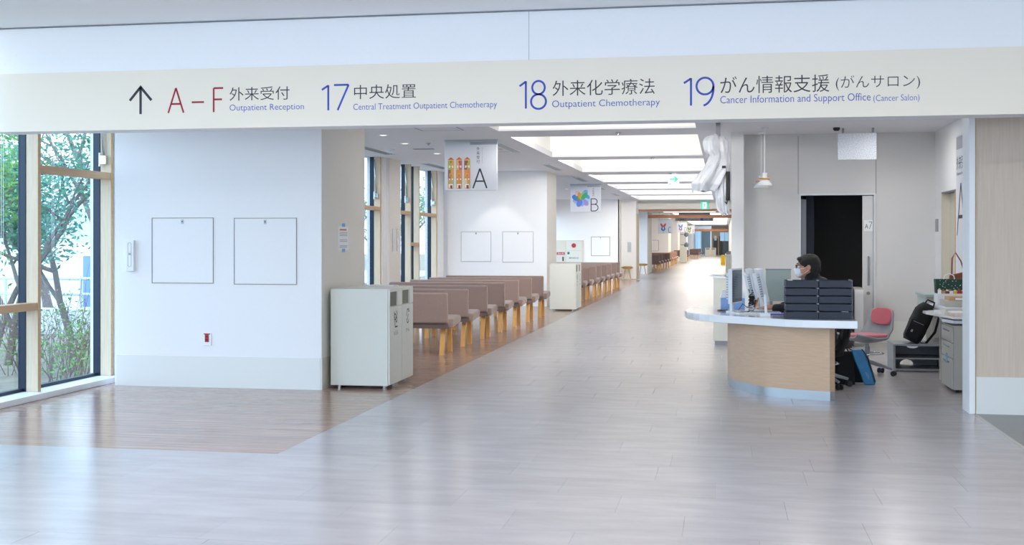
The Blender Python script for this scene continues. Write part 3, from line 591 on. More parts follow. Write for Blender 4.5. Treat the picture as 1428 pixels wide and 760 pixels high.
# ------------------------------------------------------------------ recycling bins
def bin_unit(x, y, w_, d, h, lb, icon, g):
    # door faces +X
    o = thing('recycling_bin', lb, 'bin', (x, y, 0), group=g); z0 = .035
    bx('body', 'bin_paint', x - w_, y, z0, x - .02, y + d, h, o, bevel=.002)
    bx('door', 'bin_paint', x - .018, y + .004, z0 + .01, x, y + d - .004, h - .175, o, bevel=.002)
    hz0, hz1 = h - .17, h - .03
    for b in ((y + .004, h - .03, y + d - .004, h), (y + .004, hz0, y + .02, hz1), (y + d - .16, hz0, y + d - .004, hz1)): bx('opening_frame', 'bin_paint', x - .018, b[0], b[1], x, b[2], b[3], o)
    MB().prism([(y + .02, hz0), (y + d - .16, hz0), (y + d - .16, hz1), (y + .02, hz1)], x - .0195, x - .012, 'x').build('opening', 'bin_dark', o)
    for xx in (x - .07, x - w_ + .07):
        for yy in (y + .06, y + d - .06): MB().cyl((xx, yy, 0), (xx, yy, z0), .02).build('foot', 'silver', o)
    f = Fr((x, y, 0), (0, 1, 0), (0, 0, 1)); c = d / 2
    if icon: st = [arc(c - .03, .70, .03, .03, 0, 350, 10), arc(c + .02, .67, .025, .025, 0, 350, 10), [(c - .06, .755), (c - .03, .60), (c + .06, .60)], [(c + .02, .76), (c + .05, .73), (c + .02, .70)]]; tx = 'もえる'
    else: st = [arc(c, .68, .045, .07, 60, 180, 8), arc(c, .68, .045, .07, 200, 330, 8), [(c - .02, .64), (c + .02, .70)], [(c + .03, .76), (c + .05, .73), (c + .02, .72)]]; tx = 'かん'
    printed('recycling_symbol', 'ink_black', f, o, st, wd=.013); printed('lettering', 'ink_black', f, o, texts=[(tx, c - .07, .52, .14, .04, 0)])
bin_unit(-3.2, 11.13, .60, .44, .98, 'pale grey recycling bin at the near pier, front unit with bottle symbols', 1, 'recycling bins by the near pier')
bin_unit(-3.2, 11.575, .60, .44, .98, 'pale grey recycling bin at the near pier, rear unit toward the benches', 0, 'recycling bins by the near pier')
bin_unit(-3.0, 24.3, .55, .46, .98, 'pale grey recycling bin at the spot-lit wall, front unit', 1, 'recycling bins by the spot-lit wall')
bin_unit(-3.0, 24.765, .55, .46, .98, 'pale grey recycling bin at the spot-lit wall, rear unit', 0, 'recycling bins by the spot-lit wall')
bin_unit(-2.4, 79, .45, .6, 1.05, 'distant cream bin standing after the pinkish benches', 0, 'distant corridor bins')
for k, x in enumerate((-1.72, -1.2)):
    o = thing('recycling_bin', ['left', 'right'][k] + ' one of two pale bins at the far corridor end', 'bin', (x, 113, 0), group='bins at the far corridor end')
    bx('body', 'bin_paint', x, 113, 0, x + .5, 113.5, .80, o); bx('door', 'bin_paint', x + .01, 112.98, .03, x + .49, 113, .6, o); bx('opening', 'bin_dark', x + .1, 112.97, .66, x + .4, 113, .74, o)
o = thing('paper_stack', 'flat white paper wrappings on top of the near pier bins', 'paper', (-3.45, 11.9, .98))
bx('sheet', 'paper', -3.62, 11.8, .981, -3.35, 11.98, .992, o)

# ------------------------------------------------------------------ benches
def make_bench(L, fab, lb, g):
    r = thing('waiting_bench', lb, 'bench', group=g)
    M = Matrix.Rotation(-.05, 4, 'X')
    def rbox(y0, z0, y1, z1, x0, x1, name, m, bev, Mx=None, parent=r):
        return MB().box(x0, y0, z0, x1, y1, z1, Mx).build(name, m, parent, bev, seg=3, smooth=False)
    MB().box(-L, 0, .405, -.04, .085, .79, Matrix.Translation((0, -.02, 0))).build('backrest', fab, r, .022, seg=3)
    MB().prism([(.03, .345), (.50, .385), (.53, .42), (.52, .475), (.44, .492), (.07, .455), (.03, .40)], -L - .0, .02, 'x').build('seat', fab, r, .018, seg=3)
    MB().box(-L + .01, .012, .335, -.03, .09, .40).build('underframe', 'fabric_dark', r, .008)
    for x in (-.12, -L / 2, -L + .12):
        mb = MB()
        out = [(.0, 0), (.045, 0), (.125, .285), (.135, .305), (.155, .315), (.40, .318), (.425, .305), (.432, .285), (.455, 0), (.495, 0), (.475, .30), (.46, .335), (.43, .35), (.13, .35), (.10, .335), (.088, .31)]
        mb.prism(out, x - .03, x + .03, 'x'); mb.build('leg', 'wood_leg', r, .003)
        bx('bracket', 'line_grey', x - .035, .15, .35, x + .035, .40, .365, r)
    return r
words = ['nearest', 'second', 'third', 'fourth', 'fifth', 'sixth', 'seventh and rearmost']
A = [(14.6, -3.40), (15.83, -3.40), (17.1, -3.39), (18.4, -3.37), (19.65, -3.36), (20.9, -3.34), (22.1, -3.31)]
proto = None
for k, (y, x) in enumerate(A):
    lb = '%s mauve-brown upholstered bench of the row in front of the spot-lit wall' % words[k]
    if proto is None: proto = make_bench(1.93, 'fabric', lb, 'benches before the spot-lit wall'); o = proto
    else: o = copy_tree(proto); o['label'] = lb
    o.location = (x, y, 0)
B = [(27.95, -3.25), (29.1, -3.22), (30.5, -3.20), (31.6, -3.18), (33.0, -3.17), (34.15, -3.15), (35.4, -3.12), (36.4, -3.10)]
proto = None; words = ['nearest', 'second', 'third', 'fourth', 'fifth', 'sixth', 'seventh', 'rearmost']
for k, (y, x) in enumerate(B):
    lb = '%s mauve-brown bench of the middle row behind the second bins' % words[k]
    if proto is None: proto = make_bench(2.4, 'fabric', lb, 'benches of the middle row'); o = proto
    else: o = copy_tree(proto); o['label'] = lb
    o.location = (x, y, 0)
def row_of(fab, spots, fmt, g, L=1.6):
    p = None
    for k, (y, x) in enumerate(spots):
        lb = fmt % words[k]
        if p is None: p = make_bench(L, fab, lb, g); o = p
        else: o = copy_tree(p); o['label'] = lb
        o.location = (x, y, 0)
row_of('fabric_dark', [(56.1 + k * 2.2, -2.95 + k * .03) for k in range(5)], '%s dark brown bench of the distant row past the narrow blocks', 'distant dark brown benches', 1.5)
row_of('fabric_pink', [(68.3 + k * 2.4, -2.85) for k in range(4)], '%s pinkish bench of the distant row under sign D', 'distant pinkish benches', 1.6)
row_of('fabric_dark', [(84, -2.45), (87, -2.45)], '%s small dark bench just past the distant bin', 'benches past the distant bin', 1.0)
row_of('fabric_dark', [(96.5, -1.95), (99.5, -1.9), (102.5, -1.85)], '%s dark bench of the farthest row by the grey door', 'farthest dark benches', .75)
# ochre stools
def stool(x, y, lb):
    o = thing('padded_stool', lb, 'stool', (x, y, 0), group='ochre stools in the niches')
    MB().lathe([(.16, .40), (.21, .415), (.22, .44), (.20, .47), (.12, .485), (.0001, .487)], (x, y, 0), 24).build('seat', 'fabric_gold', o, smooth=True)
    MB().lathe([(.15, .385), (.16, .40)], (x, y, 0), 24).build('seat_base', 'wood_leg', o)
    for a in (45, 135, 225, 315):
        c, s = math.cos(math.radians(a)), math.sin(math.radians(a)); MB().cyl((x + c * .10, y + s * .10, .39), (x + c * .19, y + s * .19, 0), .017, .012, 8).build('leg', 'wood_leg', o)
stool(-3.60, 45.0, 'ochre padded stool in front of the first narrow white block'); stool(-3.42, 51.0, 'ochre padded stool in front of the second narrow white block')
bx('wall_box', 'kick', -3.62, 45.37, 1.02, -3.48, 45.4, 1.4); tag(bpy.data.objects['wall_box'], 'small grey wall box on the first narrow white block', 'wall box')
for z, k in ((1.95, 'upper'), (1.15, 'lower')):
    tag(MB().ball((-2.75, 90.0, z), .2, 1, (1, .5, 1.1)).box(-2.75, 90.0, z - .02, -2.6, 90.06, z + .04).box(-3.2, 90.1, z - .02, -2.7, 90.14, z + .02).build('wall_equipment', 'door_grey'), '%s dark grey equipment on an arm at the distant wall' % k, 'equipment', 'distant wall equipment')

# ------------------------------------------------------------------ far end
d3 = tag(bpy.data.objects.new('door_3', None), 'tall grey door at the far corridor end', kind='structure'); COL.objects.link(d3); d3.location = (-1.8, 130, 0)
bx('door_leaf', 'door_grey', -2.35, 129.95, 0, -1.4, 130, 2.75 * .92, d3); bx('door_frame', 'white_paint', -2.42, 129.97, 0, -2.35, 130, 2.6, d3); bx('door_frame', 'white_paint', -1.4, 129.97, 0, -1.33, 130, 2.6, d3)
d4 = tag(bpy.data.objects.new('window_90', None), 'pale blue glass panel left of the far grey door', kind='structure'); COL.objects.link(d4); d4.location = (-2.8, 129.9, 0)
bx('pane', 'glass_blue_glow', -3.0, 129.9, 0, -2.5, 129.95, 2.5, d4); bx('mullion', 'white_paint', -2.77, 129.86, 0, -2.72, 129.9, 2.5, d4)
d5 = tag(bpy.data.objects.new('door_5', None), 'dark doorways and grey shutter with a blue window at the far right end', kind='structure'); COL.objects.link(d5); d5.location = (0, 125, 0)
bx('opening_shade', 'unlit_dark', -1.05, 124.9, 0, -.6, 125, 1.7, d5); bx('white_notice', 'paper', -.95, 124.88, 1.5, -.7, 124.9, 2.0, d5); bx('dark_leaf', 'unlit_dark', -.45, 124.9, 0, -.12, 125, 1.95, d5)  # first box: flat dark colour for the shade inside the recess
bx('grey_leaf', 'door_grey', -.1, 124.9, 0, .5, 125, 1.4, d5); bx('blue_pane', 'glass_blue_glow', -.35, 124.85, 1.45, .5, 124.9, 2.35, d5); bx('mullion', 'door_beige', .1, 124.82, 1.4, .14, 124.85, 2.35, d5)
o = thing('wet_floor_sign', 'yellow folding floor warning sign in the far corridor', 'floor sign', (-.03, 73, 0))
for s, nm in ((-1, 'front_board'), (1, 'rear_board')):
    MB().prism([(-.17, 0), (.11, 0), (.08, .60), (-.14, .60)], 0, .015, 'y', Matrix.Translation((0, 73 + s * .14, 0)) @ Matrix.Rotation(-s * .22 if s < 0 else -.22, 4, 'X')).build(nm, 'yellow', o)
    MB().box(-.09, 0, .5, .03, .016, .58, Matrix.Translation((0, 73 + s * .14, .03)) @ Matrix.Rotation(-s * .22 if s < 0 else -.22, 4, 'X')).build('handle', 'yellow', o)
MB().prism([(-.07, .25), (.01, .25), (-.03, .40)], -.006, 0, 'y', Matrix.Translation((0, 72.85, 0)) @ Matrix.Rotation(.22, 4, 'X') if 0 else Matrix.Translation((0, 72.9, 0))).build('warning_triangle', 'black', o)
# counters along the right of the corridor
def counter(x0, x1, y0, y1, h, lb):
    o = thing('white_counter', lb, 'counter', ((x0 + x1) / 2, y0, 0), group='white counters along the corridor')
    bx('body', 'bin_paint', x0 + .02, y0 + .02, 0, x1, y1, h - .04, o); bx('top', 'white_paint', x0, y0, h - .04, x1, y1, h, o, bevel=.004); bx('door_line', 'line_grey', (x0 + x1) / 2, y0 + .017, .05, (x0 + x1) / 2 + .006, y0 + .02, h - .08, o)
    return o
counter(.08, .49, 56, 60, .82, 'distant white counter at the right edge of the corridor')
def clutter(x, y, z, lb, mm, n=5, seed=1):
    rr = random.Random(seed); mb = MB()
    for k in range(n):
        a = rr.uniform(0, .12); b = rr.uniform(0, .3); hh = rr.uniform(.05, .22); mb.box(x + a, y + b, z, x + a + .12, y + b + .12, z + hh)
    return tag(mb.build('desk_item', mm, bevel=.01), lb, 'desk item')
clutter(.12, 56.2, .82, 'dark equipment on the distant white counter', 'plastic_grey', 5, 3)
tag(MB().tube([(.45, 30, 2.9), (.36, 30, 2.3), (.40, 30, 2.1), (.3, 30, 1.9)], .035).ball((.33, 30, 1.9), .09, 1).ball((.36, 30, 2.2), .08, 1).build('hanging_device', 'plastic_grey'), 'grey device and cables hanging along the right corridor wall below the sheeting', 'equipment')

# near low cabinet at the pillar with papers
o = thing('low_cabinet', 'low white cabinet topped with papers at the foot of the white pillar', 'cabinet', (.05, 16.7, 0))
bx('body', 'bin_paint', -.14, 16.7, .06, .24, 17.19, .93, o, bevel=.003); bx('top', 'white_paint', -.15, 16.69, .93, .25, 17.19, .95, o, bevel=.003); bx('plinth', 'plastic_grey', -.12, 16.72, 0, .22, 17.15, .06, o)
o2 = thing('paper_pile', 'loose white papers and forms on the low cabinet by the pillar', 'paper', (0, 16.8, .95))
rr = random.Random(4)
for k in range(5):
    a = rr.uniform(-.3, .3); MB().box(-.11, -.09, 0, .11, .09, .006, Matrix.Translation((-.04 + rr.uniform(-.05, .05), 16.85 + rr.uniform(-.02, .1), .951 + k * .0065)) @ Matrix.Rotation(a, 4, 'Z')).build('sheet', 'paper', o2)
MB().box(-.06, -.001, 0, .06, .001, .14, Matrix.Translation((-.152, 16.8, .80)) @ Matrix.Rotation(math.pi / 2, 4, 'Z')).build('hanging_sheet', 'paper', o2)
o = thing('copier', 'white boxy office machine between the pillar and the frosted screen', 'office machine', (.32, 16.2, 0))
MB().prism([(.255, 0), (.42, 0), (.42, .93), (.385, 1.0), (.255, 1.0)], 16.3, 16.8, 'y').build('body', 'plastic_white', o, .004); bx('paper_drawer', 'plastic_grey', .27, 16.29, .35, .41, 16.3, .55, o); bx('lid', 'plastic_white', .262, 16.31, 1.0, .38, 16.78, 1.02, o)

# ------------------------------------------------------------------ pendants, hung panel, sheeting
def pendant(x, y, lb):
    o = thing('pendant_lamp', lb, 'pendant lamp', (x, y, 2.2), group='pendant lamps'); s = 1.0
    MB().lathe([(.095, 0), (.105, .012), (.06, .075), (.035, .10)], (x, y, 2.20), 24).build('lamp_shade', 'white_paint', o, smooth=True)
    MB().lathe([(.075, .092), (.08, .10), (.075, .108)], (x, y, 2.20), 24).build('wood_disc', 'wood_leg', o)
    MB().lathe([(.036, .108), (.036, .175), (.03, .18)], (x, y, 2.20), 16).build('lamp_holder', 'white_paint', o)
    MB().cyl((x, y, 2.38), (x, y, 3.0), .007, seg=6).build('cord', 'white_paint', o); MB().lathe([(.05, -.02), (.05, 0)], (x, y, 3)).build('ceiling_rose', 'white_paint', o)
pendant(.552, 16.5, 'white cone pendant lamp with wooden disc, front one of two'); pendant(.527, 17.2, 'white cone pendant lamp with wooden disc, rear one just behind')
o = thing('hanging_sign', 'speckled white rectangular board hanging from the reception ceiling', 'sign', (1.8, 16.8, 2.55))
bx('board', 'speckle', 1.545, 16.8, 2.565, 2.06, 16.84, 2.93, o, bevel=.003)
for x in (1.6, 2.0): bx('hanger', 'plastic_grey', x, 16.81, 2.93, x + .03, 16.83, 3.0, o)
tag(MB().lathe([(.03, -.045), (.045, -.03), (.045, 0)], (1.52, 16.7, 3), 12).build('ceiling_camera', 'black'), 'small black dome at the left top of the speckled panel', 'camera')
# sheeting
o = thing('wrapped_equipment', 'white plastic sheeting draped over equipment hanging high beside the white pillar', 'equipment', (-.05, 15.8, 1.8))
def cloth(secs, name, m, seed, amp, nf):
    bm = bmesh.new(); rings = []; N = 72
    for j, (z, xc, rx, ry) in enumerate(secs):
        ring = []
        for k in range(N):
            a = 2 * math.pi * k / N; q = noise.noise(Vector((math.cos(a) * nf, math.sin(a) * nf + seed, z * 3.2))) * amp + .09 * math.sin(7 * a + z * 5 + seed + 2 * noise.noise(Vector((0, seed, z * 4)))) + .05 * math.sin(13 * a - z * 9)
            ring.append(bm.verts.new((xc + rx * (1 + q) * math.cos(a), 15.8 + ry * (1 + q) * math.sin(a), z + .05 * noise.noise(Vector((a * 2, z * 4, seed))))))
        rings.append(ring)
    for a, b in zip(rings, rings[1:]):
        for k in range(N): bm.faces.new([a[k], a[(k + 1) % N], b[(k + 1) % N], b[k]])
    bm.faces.new(rings[-1])
    mb = MB(); mb.bm.free(); mb.bm = bm; return mb.build(name, m, o, smooth=False)
def dens(ks, n=40):
    out = []
    for i in range(n + 1):
        z = ks[0][0] + (ks[-1][0] - ks[0][0]) * i / n
        for a, b in zip(ks, ks[1:]):
            if min(a[0], b[0]) - 1e-9 <= z <= max(a[0], b[0]) + 1e-9:
                t = (z - a[0]) / (b[0] - a[0]); out.append([z] + [a[q] + (b[q] - a[q]) * t for q in (1, 2, 3)]); break
    return out
cloth(dens([(2.10, -.24, .15, .12), (2.20, -.20, .19, .17), (2.32, -.135, .18, .17), (2.46, -.075, .145, .16), (2.56, -.055, .115, .13), (2.64, -.085, .15, .15), (2.76, -.10, .15, .15), (2.82, -.10, .11, .11), (2.84, -.10, .03, .03)]), 'sheeting', 'sheeting', 2, .35, 1.6)
cloth(dens([(1.80, .02, .04, .04), (1.84, .0, .075, .07), (1.95, -.02, .085, .09), (2.1, -.03, .085, .1), (2.3, -.02, .09, .1), (2.4, -.02, .06, .07)]), 'lower_sheeting', 'sheeting', 7, .4, 1.8)
bx('black_device', 'black', .03, 15.70, 1.98, .085, 15.9, 2.36, o, bevel=.01); MB().tube([(.05, 15.68, 2.3), (.075, 15.66, 2.15), (.06, 15.67, 2.02), (.04, 15.68, 1.93), (.02, 15.69, 1.96)], .008).build('cable', 'black', o)
bx('mount_arm', 'plastic_grey', -.1, 15.76, 2.8, -.04, 15.84, 3.0, o); bx('ink_mark', 'black', -.02, 15.655, 2.40, .03, 15.66, 2.43, o)

# ------------------------------------------------------------------ room door and items behind the desk
d1 = tag(bpy.data.objects.new('door_1', None), 'open sliding door into a dark room behind the reception desk', kind='structure'); COL.objects.link(d1); d1.location = (1.6, 17.6, 0)
bx('door_frame', 'plastic_white', 1.085, 17.58, 0, 1.10, 17.75, 2.13, d1); bx('door_frame', 'plastic_white', 2.12, 17.58, 0, 2.14, 17.75, 2.13, d1); bx('door_frame', 'plastic_white', 1.10, 17.58, 2.11, 2.12, 17.75, 2.13, d1)
bx('door_leaf', 'room_wall', 1.965, 17.62, 0, 2.12, 17.66, 2.10, d1, bevel=.003)
h_ = MB().tube([(2.045, 17.62, 1.22), (2.045, 17.585, 1.22), (2.045, 17.585, .82), (2.045, 17.62, .82)], .013).build('door_handle', 'plastic_grey', d1)
MB().cyl((2.045, 17.62, .70), (2.045, 17.605, .70), .025).build('door_lock', 'plastic_grey', d1); bx('door_edge', 'line_grey', 2.105, 17.615, 0, 2.108, 17.62, 2.1, d1)
bx('room_number_plate', 'paper', 1.985, 17.612, 1.59, 2.105, 17.62, 1.75, d1); printed('room_number_print', 'ink_dark', Fr((0, 17.612, 0), (1, 0, 0), (0, 0, 1)), d1, glyph('A', 2.0, 1.63, .04, .06) + glyph('7', 2.05, 1.625, .045, .10), wd=.007)
wall('wall_back', 'unlit_dark', .9, 20.2, 0, 2.6, 20.3, 3); wall('wall_left', 'unlit_dark', 1.0, 17.76, 0, 1.05, 20.2, 3); wall('wall_right', 'unlit_dark', 2.5, 17.76, 0, 2.6, 20.2, 3); struct('ceiling', 'unlit_dark', 1.0, 17.76, 2.5, 2.6, 20.3, 2.6)
tag(bx('folded_screen', 'plastic_grey', 1.12, 17.8, 0, 1.19, 18.2, 2.06), 'grey upright panel just inside the dark doorway', 'panel')
tag(bx('tall_locker', 'dark_blue_panel', 1.22, 18.3, 0, 1.34, 18.8, 2.2), 'dark blue tall locker inside the dark doorway', 'locker')
o = thing('white_locker', 'white office cabinet at the doorway behind the navy letter trays', 'cabinet', (1.8, 16.9, 0))
bx('body', 'steel_grey', 1.77, 16.9, .0, 1.90, 17.4, .80, o, bevel=.003); bx('door', 'white_paint', 1.78, 16.885, .04, 1.895, 16.9, .78, o, bevel=.003)
o = thing('binder_rack', 'dark rack of binders beside the white office cabinet', 'rack', (1.7, 16.6, 0))
bx('rack_body', 'black', 1.62, 16.6, 0, 1.71, 17.1, .82, o)
for k in range(8): bx('binder_label', 'paper', 1.712, 16.62, .10 + k * .085, 1.722, 16.7, .14 + k * .085, o)
o = thing('frosted_screen', 'frosted green-grey desk screen panel behind the man\'s monitors', 'screen panel', (.6, 13.3, .72))
bx('glass_panel', 'frost', .458, 13.3, .79, .727, 13.32, 1.13, o); bx('top_rail', 'plastic_grey', .455, 13.295, 1.13, .73, 13.325, 1.145, o)
for x in (.50, .68): bx('foot', 'plastic_grey', x, 13.26, .0, x + .03, 13.36, .79, o)

# ------------------------------------------------------------------ RECEPTION DESK
desk = thing('reception_desk', 'curved white-topped reception desk with wood veneer front', 'desk', (.5, 11.8, 0))
top = [(-.30, 12.12), (-.24, 12.0), (-.14, 11.88), (.0, 11.76), (.18, 11.62), (.38, 11.44), (.56, 11.29), (.72, 11.22), (.88, 11.185), (1.04, 11.17), (1.205, 11.17), (1.205, 11.85), (.85, 11.88), (.68, 11.98), (.6, 12.15), (.56, 12.5), (.50, 12.9), (.38, 13.25), (.2, 13.5), (.0, 13.62), (-.18, 13.55), (-.31, 13.3), (-.385, 12.95), (-.405, 12.6), (-.37, 12.32)]
top = [(x * .9726, y * .9726) for x, y in top]
MB().prism(top, .67, .74).build('desk_top', 'desk_white', desk, .006, seg=3)
ctl = [(.04, 12.3), (.055, 12.12), (.10, 11.86), (.176, 11.67), (.265, 11.48), (.379, 11.33), (.52, 11.22), (.678, 11.145), (.82, 11.085), (.945, 11.04)]
def smooth_line(c, n=4):
    out = []
    for i in range(len(c) - 1):
        p0, p1, p2, p3 = c[max(i - 1, 0)], c[i], c[i + 1], c[min(i + 2, len(c) - 1)]
        for k in range(n):
            t = k / n; out.append(tuple(.5 * (2 * p1[q] + (p2[q] - p0[q]) * t + (2 * p0[q] - 5 * p1[q] + 4 * p2[q] - p3[q]) * t * t + (3 * p1[q] - p0[q] - 3 * p2[q] + p3[q]) * t ** 3) for q in (0, 1)))
    return out + [c[-1]]
fp = smooth_line(ctl)
def curved(name, m, off, z0, z1):              # curved board, smooth along its face
    mb = MB(); o_ = [(x + off, y + off) for x, y in fp]; n_ = [(x + .05, y + .05) for x, y in fp]
    vs = [[mb.bm.verts.new((x, y, z)) for x, y in q] for q, z in ((o_, z0), (o_, z1), (n_, z1), (n_, z0))]
    for a, b in zip(vs, vs[1:] + vs[:1]):
        for k in range(len(fp) - 1): mb.bm.faces.new([a[k], a[k + 1], b[k + 1], b[k]])
    for k in (0, len(fp) - 1): mb.bm.faces.new([v[k] for v in vs])
    ob = mb.build(name, m, desk, smooth=True); e = ob.modifiers.new('edges', 'EDGE_SPLIT'); e.split_angle = math.radians(40); return ob
curved('front_panel', 'wood_desk', 0, .085, .67); curved('kick_plate', 'kick', .004, 0, .085)
MB().prism([(.946, 11.042), (1.03, 11.57), (.99, 11.577), (.93, 11.11)], .085, .67).build('side_panel', 'wood_desk', desk); MB().prism([(.946, 11.05), (1.028, 11.57), (.99, 11.577), (.93, 11.11)], 0, .085).build('kick_plate', 'kick', desk)
bx('rear_leg_panel', 'bin_paint', .30, 12.7, 0, .33, 13.1, .67, desk)
# letter trays: two stacks of five
ON_DESK0 = set(bpy.data.objects)
stk = ['bottom', 'second from bottom', 'middle', 'second from top', 'top']
for sx, sn in ((.572, 'left'), (.868, 'right')):
    for k in range(5):
        z = .721 + k * .071; r = Matrix.Translation((sx, 11.42, z)) @ Matrix.Rotation(rr.uniform(-.006, .006), 4, 'Z')
        o = thing('letter_tray', 'dark navy letter tray, %s one of the %s stack on the desk' % (stk[k], sn), 'letter tray', (sx, 11.42, z), group='navy letter trays')
        MB().box(0, 0, 0, .29, .33, .004, r).box(0, .0, 0, .004, .33, .06, r).box(.286, 0, 0, .29, .33, .06, r).box(0, .326, 0, .29, .33, .06, r).build('tray_body', 'tray', o)
        MB().prism([(.001, .004), (.289, .004), (.289, .06), (.15, .063), (.001, .06)], -.004, .0, 'y', r).build('tray_front', 'tray', o, .001)
        if sn == 'left': MB().box(.276, -.003, .058, .2945, .03, .069, r).build('clip', 'plastic_grey', o)
        else: MB().box(.29, .0, .004, .294, .3, .068, r).build('side_clip', 'plastic_grey', o)
        if k in (0, 4) and sn == ('right', 'left')[k == 4]: MB().box(.02 if k else .20, .01, .0625, .06 if k else .26, .2, .0665, r).build('paper_sheets', 'paper', o)
# monitors
def monitor(x, y, z, w_, h, rz, lb, tilt=0, vents=True):
    o = thing('monitor', lb, 'monitor', (x, y, z), rz, group='white desk monitors')
    T = Matrix.Translation((x, y, z)) @ Matrix.Rotation(rz, 4, 'Z'); Q = T @ Matrix.Translation((0, 0, .09)) @ Matrix.Rotation(tilt, 4, 'X')
    MB().box(-w_ / 2, -.02, 0, w_ / 2, .02, h, Q).build('casing', 'plastic_white', o, .004)
    MB().box(-w_ / 2 + .015, -.0215, .015, w_ / 2 - .015, -.02, h - .015, Q).build('screen', 'screen', o)
    MB().box(-w_ / 2 + .05, .02, .04, w_ / 2 - .05, .055, h - .04, Q).build('back_housing', 'plastic_white', o, .01)
    mb = MB()
    for k in range(9): mb.box(-w_ / 2 + .042, .024, .06 + k * (h - .12) / 9, w_ / 2 - .042, .05, .068 + k * (h - .12) / 9, Q)
    mb.build('vent_slots', 'plastic_grey', o)
    MB().box(-.03, .02, -.09, .03, .05, .12, Q).build('stand', 'plastic_white', o, .004); MB().prism(arc(0, 0, .12, .09, 0, 345, 20), 0, .012, 'z', T).build('base', 'plastic_white', o)
monitor(.125, 12.32, .72, .38, .345, math.radians(74), 'near desk monitor at the left end of the desk, dark screen showing')
monitor(.43, 12.78, .72, .36, .34, math.radians(97), 'tilted white monitor directly in front of the seated man', tilt=-.2)
monitor(.345, 13.2, .72, .3, .33, math.radians(97), 'tilted white monitor behind, second in front of the seated man', tilt=-.22)
o = thing('label_printer', 'white and light-blue box-shaped printer behind the near monitor', 'printer', (.15, 13.0, .72))
bx('lower_body', 'device_blue', -.02, 12.95, .72, .23, 13.15, .83, o, bevel=.006); MB().prism([(-.03, .83), (.24, .83), (.21, .90), (.0, .90)], 12.94, 13.16, 'y').build('lid', 'plastic_white', o, .004)
o = thing('card_stand', 'upright white L-shaped card stand on the desk front', 'stand', (.39, 11.9, .72))
MB().box(-.04, -.02, 0, .055, .05, .03, Matrix.Translation((.39, 11.72, .72))).build('base', 'white_paint', o, .003); MB().box(-.012, -.005, .03, .012, .01, .205, Matrix.Translation((.405, 11.72, .72)) @ Matrix.Rotation(-.05, 4, 'Y')).build('upright', 'white_paint', o, .003)
o = thing('keyboard', 'thin dark keyboard beside papers at the man\'s side of the desk', 'keyboard', (.4, 12.1, .72))
bx('keyboard_body', 'plastic_white', .26, 12.05, .72, .56, 12.2, .735, o, bevel=.003)
mb = MB()
for i in range(12):
    for j in range(4): mb.box(.27 + i * .0235, 12.06 + j * .033, .735, .29 + i * .0235, 12.085 + j * .033, .742)
mb.build('keys', 'plastic_grey', o)
for k, (x, y, ln, wd_, m, lb) in enumerate(((.16, 12.0, .22, .16, 'paper', 'white paper sheets in front of the near monitor'), (.44, 11.93, .17, .1, 'ink_blue', 'thin blue folder lying next to the letter trays'), (.08, 12.15, .12, .15, 'paper', 'small white note pad by the near monitor base'))):
    tag(MB().box(0, 0, 0, ln, wd_, .008, Matrix.Translation((x, y, .7205)) @ Matrix.Rotation(.3 - k * .3, 4, 'Z')).build('paper_sheet' if m == 'paper' else 'folder', m), lb, 'paper' if m == 'paper' else 'folder')
tag(MB().tube([(.05, 12.6, .727), (-.05, 12.5, .727), (0, 12.35, .727), (.12, 12.2, .727), (.2, 12.25, .727), (.28, 12.4, .727), (.35, 12.6, .727)], .005).tube([(.16, 12.5, .73), (.2, 12.4, .80), (.24, 12.55, .76), (.30, 12.7, .74)], .004).build('desk_cable', 'black'), 'black cable looping across the desk around the near monitor', 'cable')
tag(MB().tube([(.33, 12.9, .73), (.36, 12.85, .82), (.385, 12.83, .92), (.40, 12.85, 1.0)], .006).build('orange_cable', 'ink_orange'), 'orange cable rising behind the tilted monitors', 'cable')
mb = MB(); r5 = random.Random(5)
for k in range(16): mb.tube([(.30 + r5.uniform(-.03, .06), 13.1 + r5.uniform(-.04, .04), .73 + r5.uniform(0, .2)) for _ in range(4)], .006, 5)
tag(mb.build('cable_bundle', 'black'), 'tangle of black cables behind the tilted monitors', 'cables')

DY = -.31
for ob_ in set(bpy.data.objects) - ON_DESK0:
    if ob_.parent is None and ob_.name != 'frosted_screen': ob_.location = ob_.location + Vector((-.01, DY, .02))
# ------------------------------------------------------------------ PERSON
per = thing('person', 'seated person in a black coat with white face mask and dark hair at the desk', 'person', (.93, 12.12, 0))
def blob(chains, balls, vox, name, m, smooth_it=6, carve=None):
    mb = MB()
    for pts in chains:
        for (p, r), (q, s) in zip(pts, pts[1:]):
            mb.cyl(p, q, r, s, 12); 
        for p, r in pts: mb.ball(p, r, 2)
    for c, r, sc, M in balls: mb.ball(c, r, 3, sc, M)
    ob = mb.build('tmp', m)
    md = ob.modifiers.new('r', 'REMESH'); md.mode = 'VOXEL'; md.voxel_size = vox
    sm = ob.modifiers.new('s', 'SMOOTH'); sm.iterations = smooth_it; sm.factor = .5
    me = bpy.data.meshes.new_from_object(ob.evaluated_get(bpy.context.evaluated_depsgraph_get()))
    bpy.data.objects.remove(ob); me.transform(basis(per).inverted()); me.shade_smooth(); me.name = name
    me.materials.clear(); me.materials.append(MATS[m])
    n = bpy.data.objects.new(name, me); COL.objects.link(n); n.parent = per; return n
PX, PY = .93, 12.12
hc = Vector((.825, PY, 1.20))
head_balls = [(hc, .098, (1.0, .80, 1.02), None), (hc + Vector((-.045, 0, -.045)), .07, (.85, .82, 1.0), None), (hc + Vector((-.075, 0, -.098)), .03, (1, 1.1, .7), None),
    (hc + Vector((-.118, 0, -.028)), .017, (1, .75, .9), None), (hc + Vector((-.105, 0, -.008)), .014, (.9, .7, 1.3), None), (hc + Vector((-.088, 0, .022)), .03, (.6, 1.6, .45), None)]
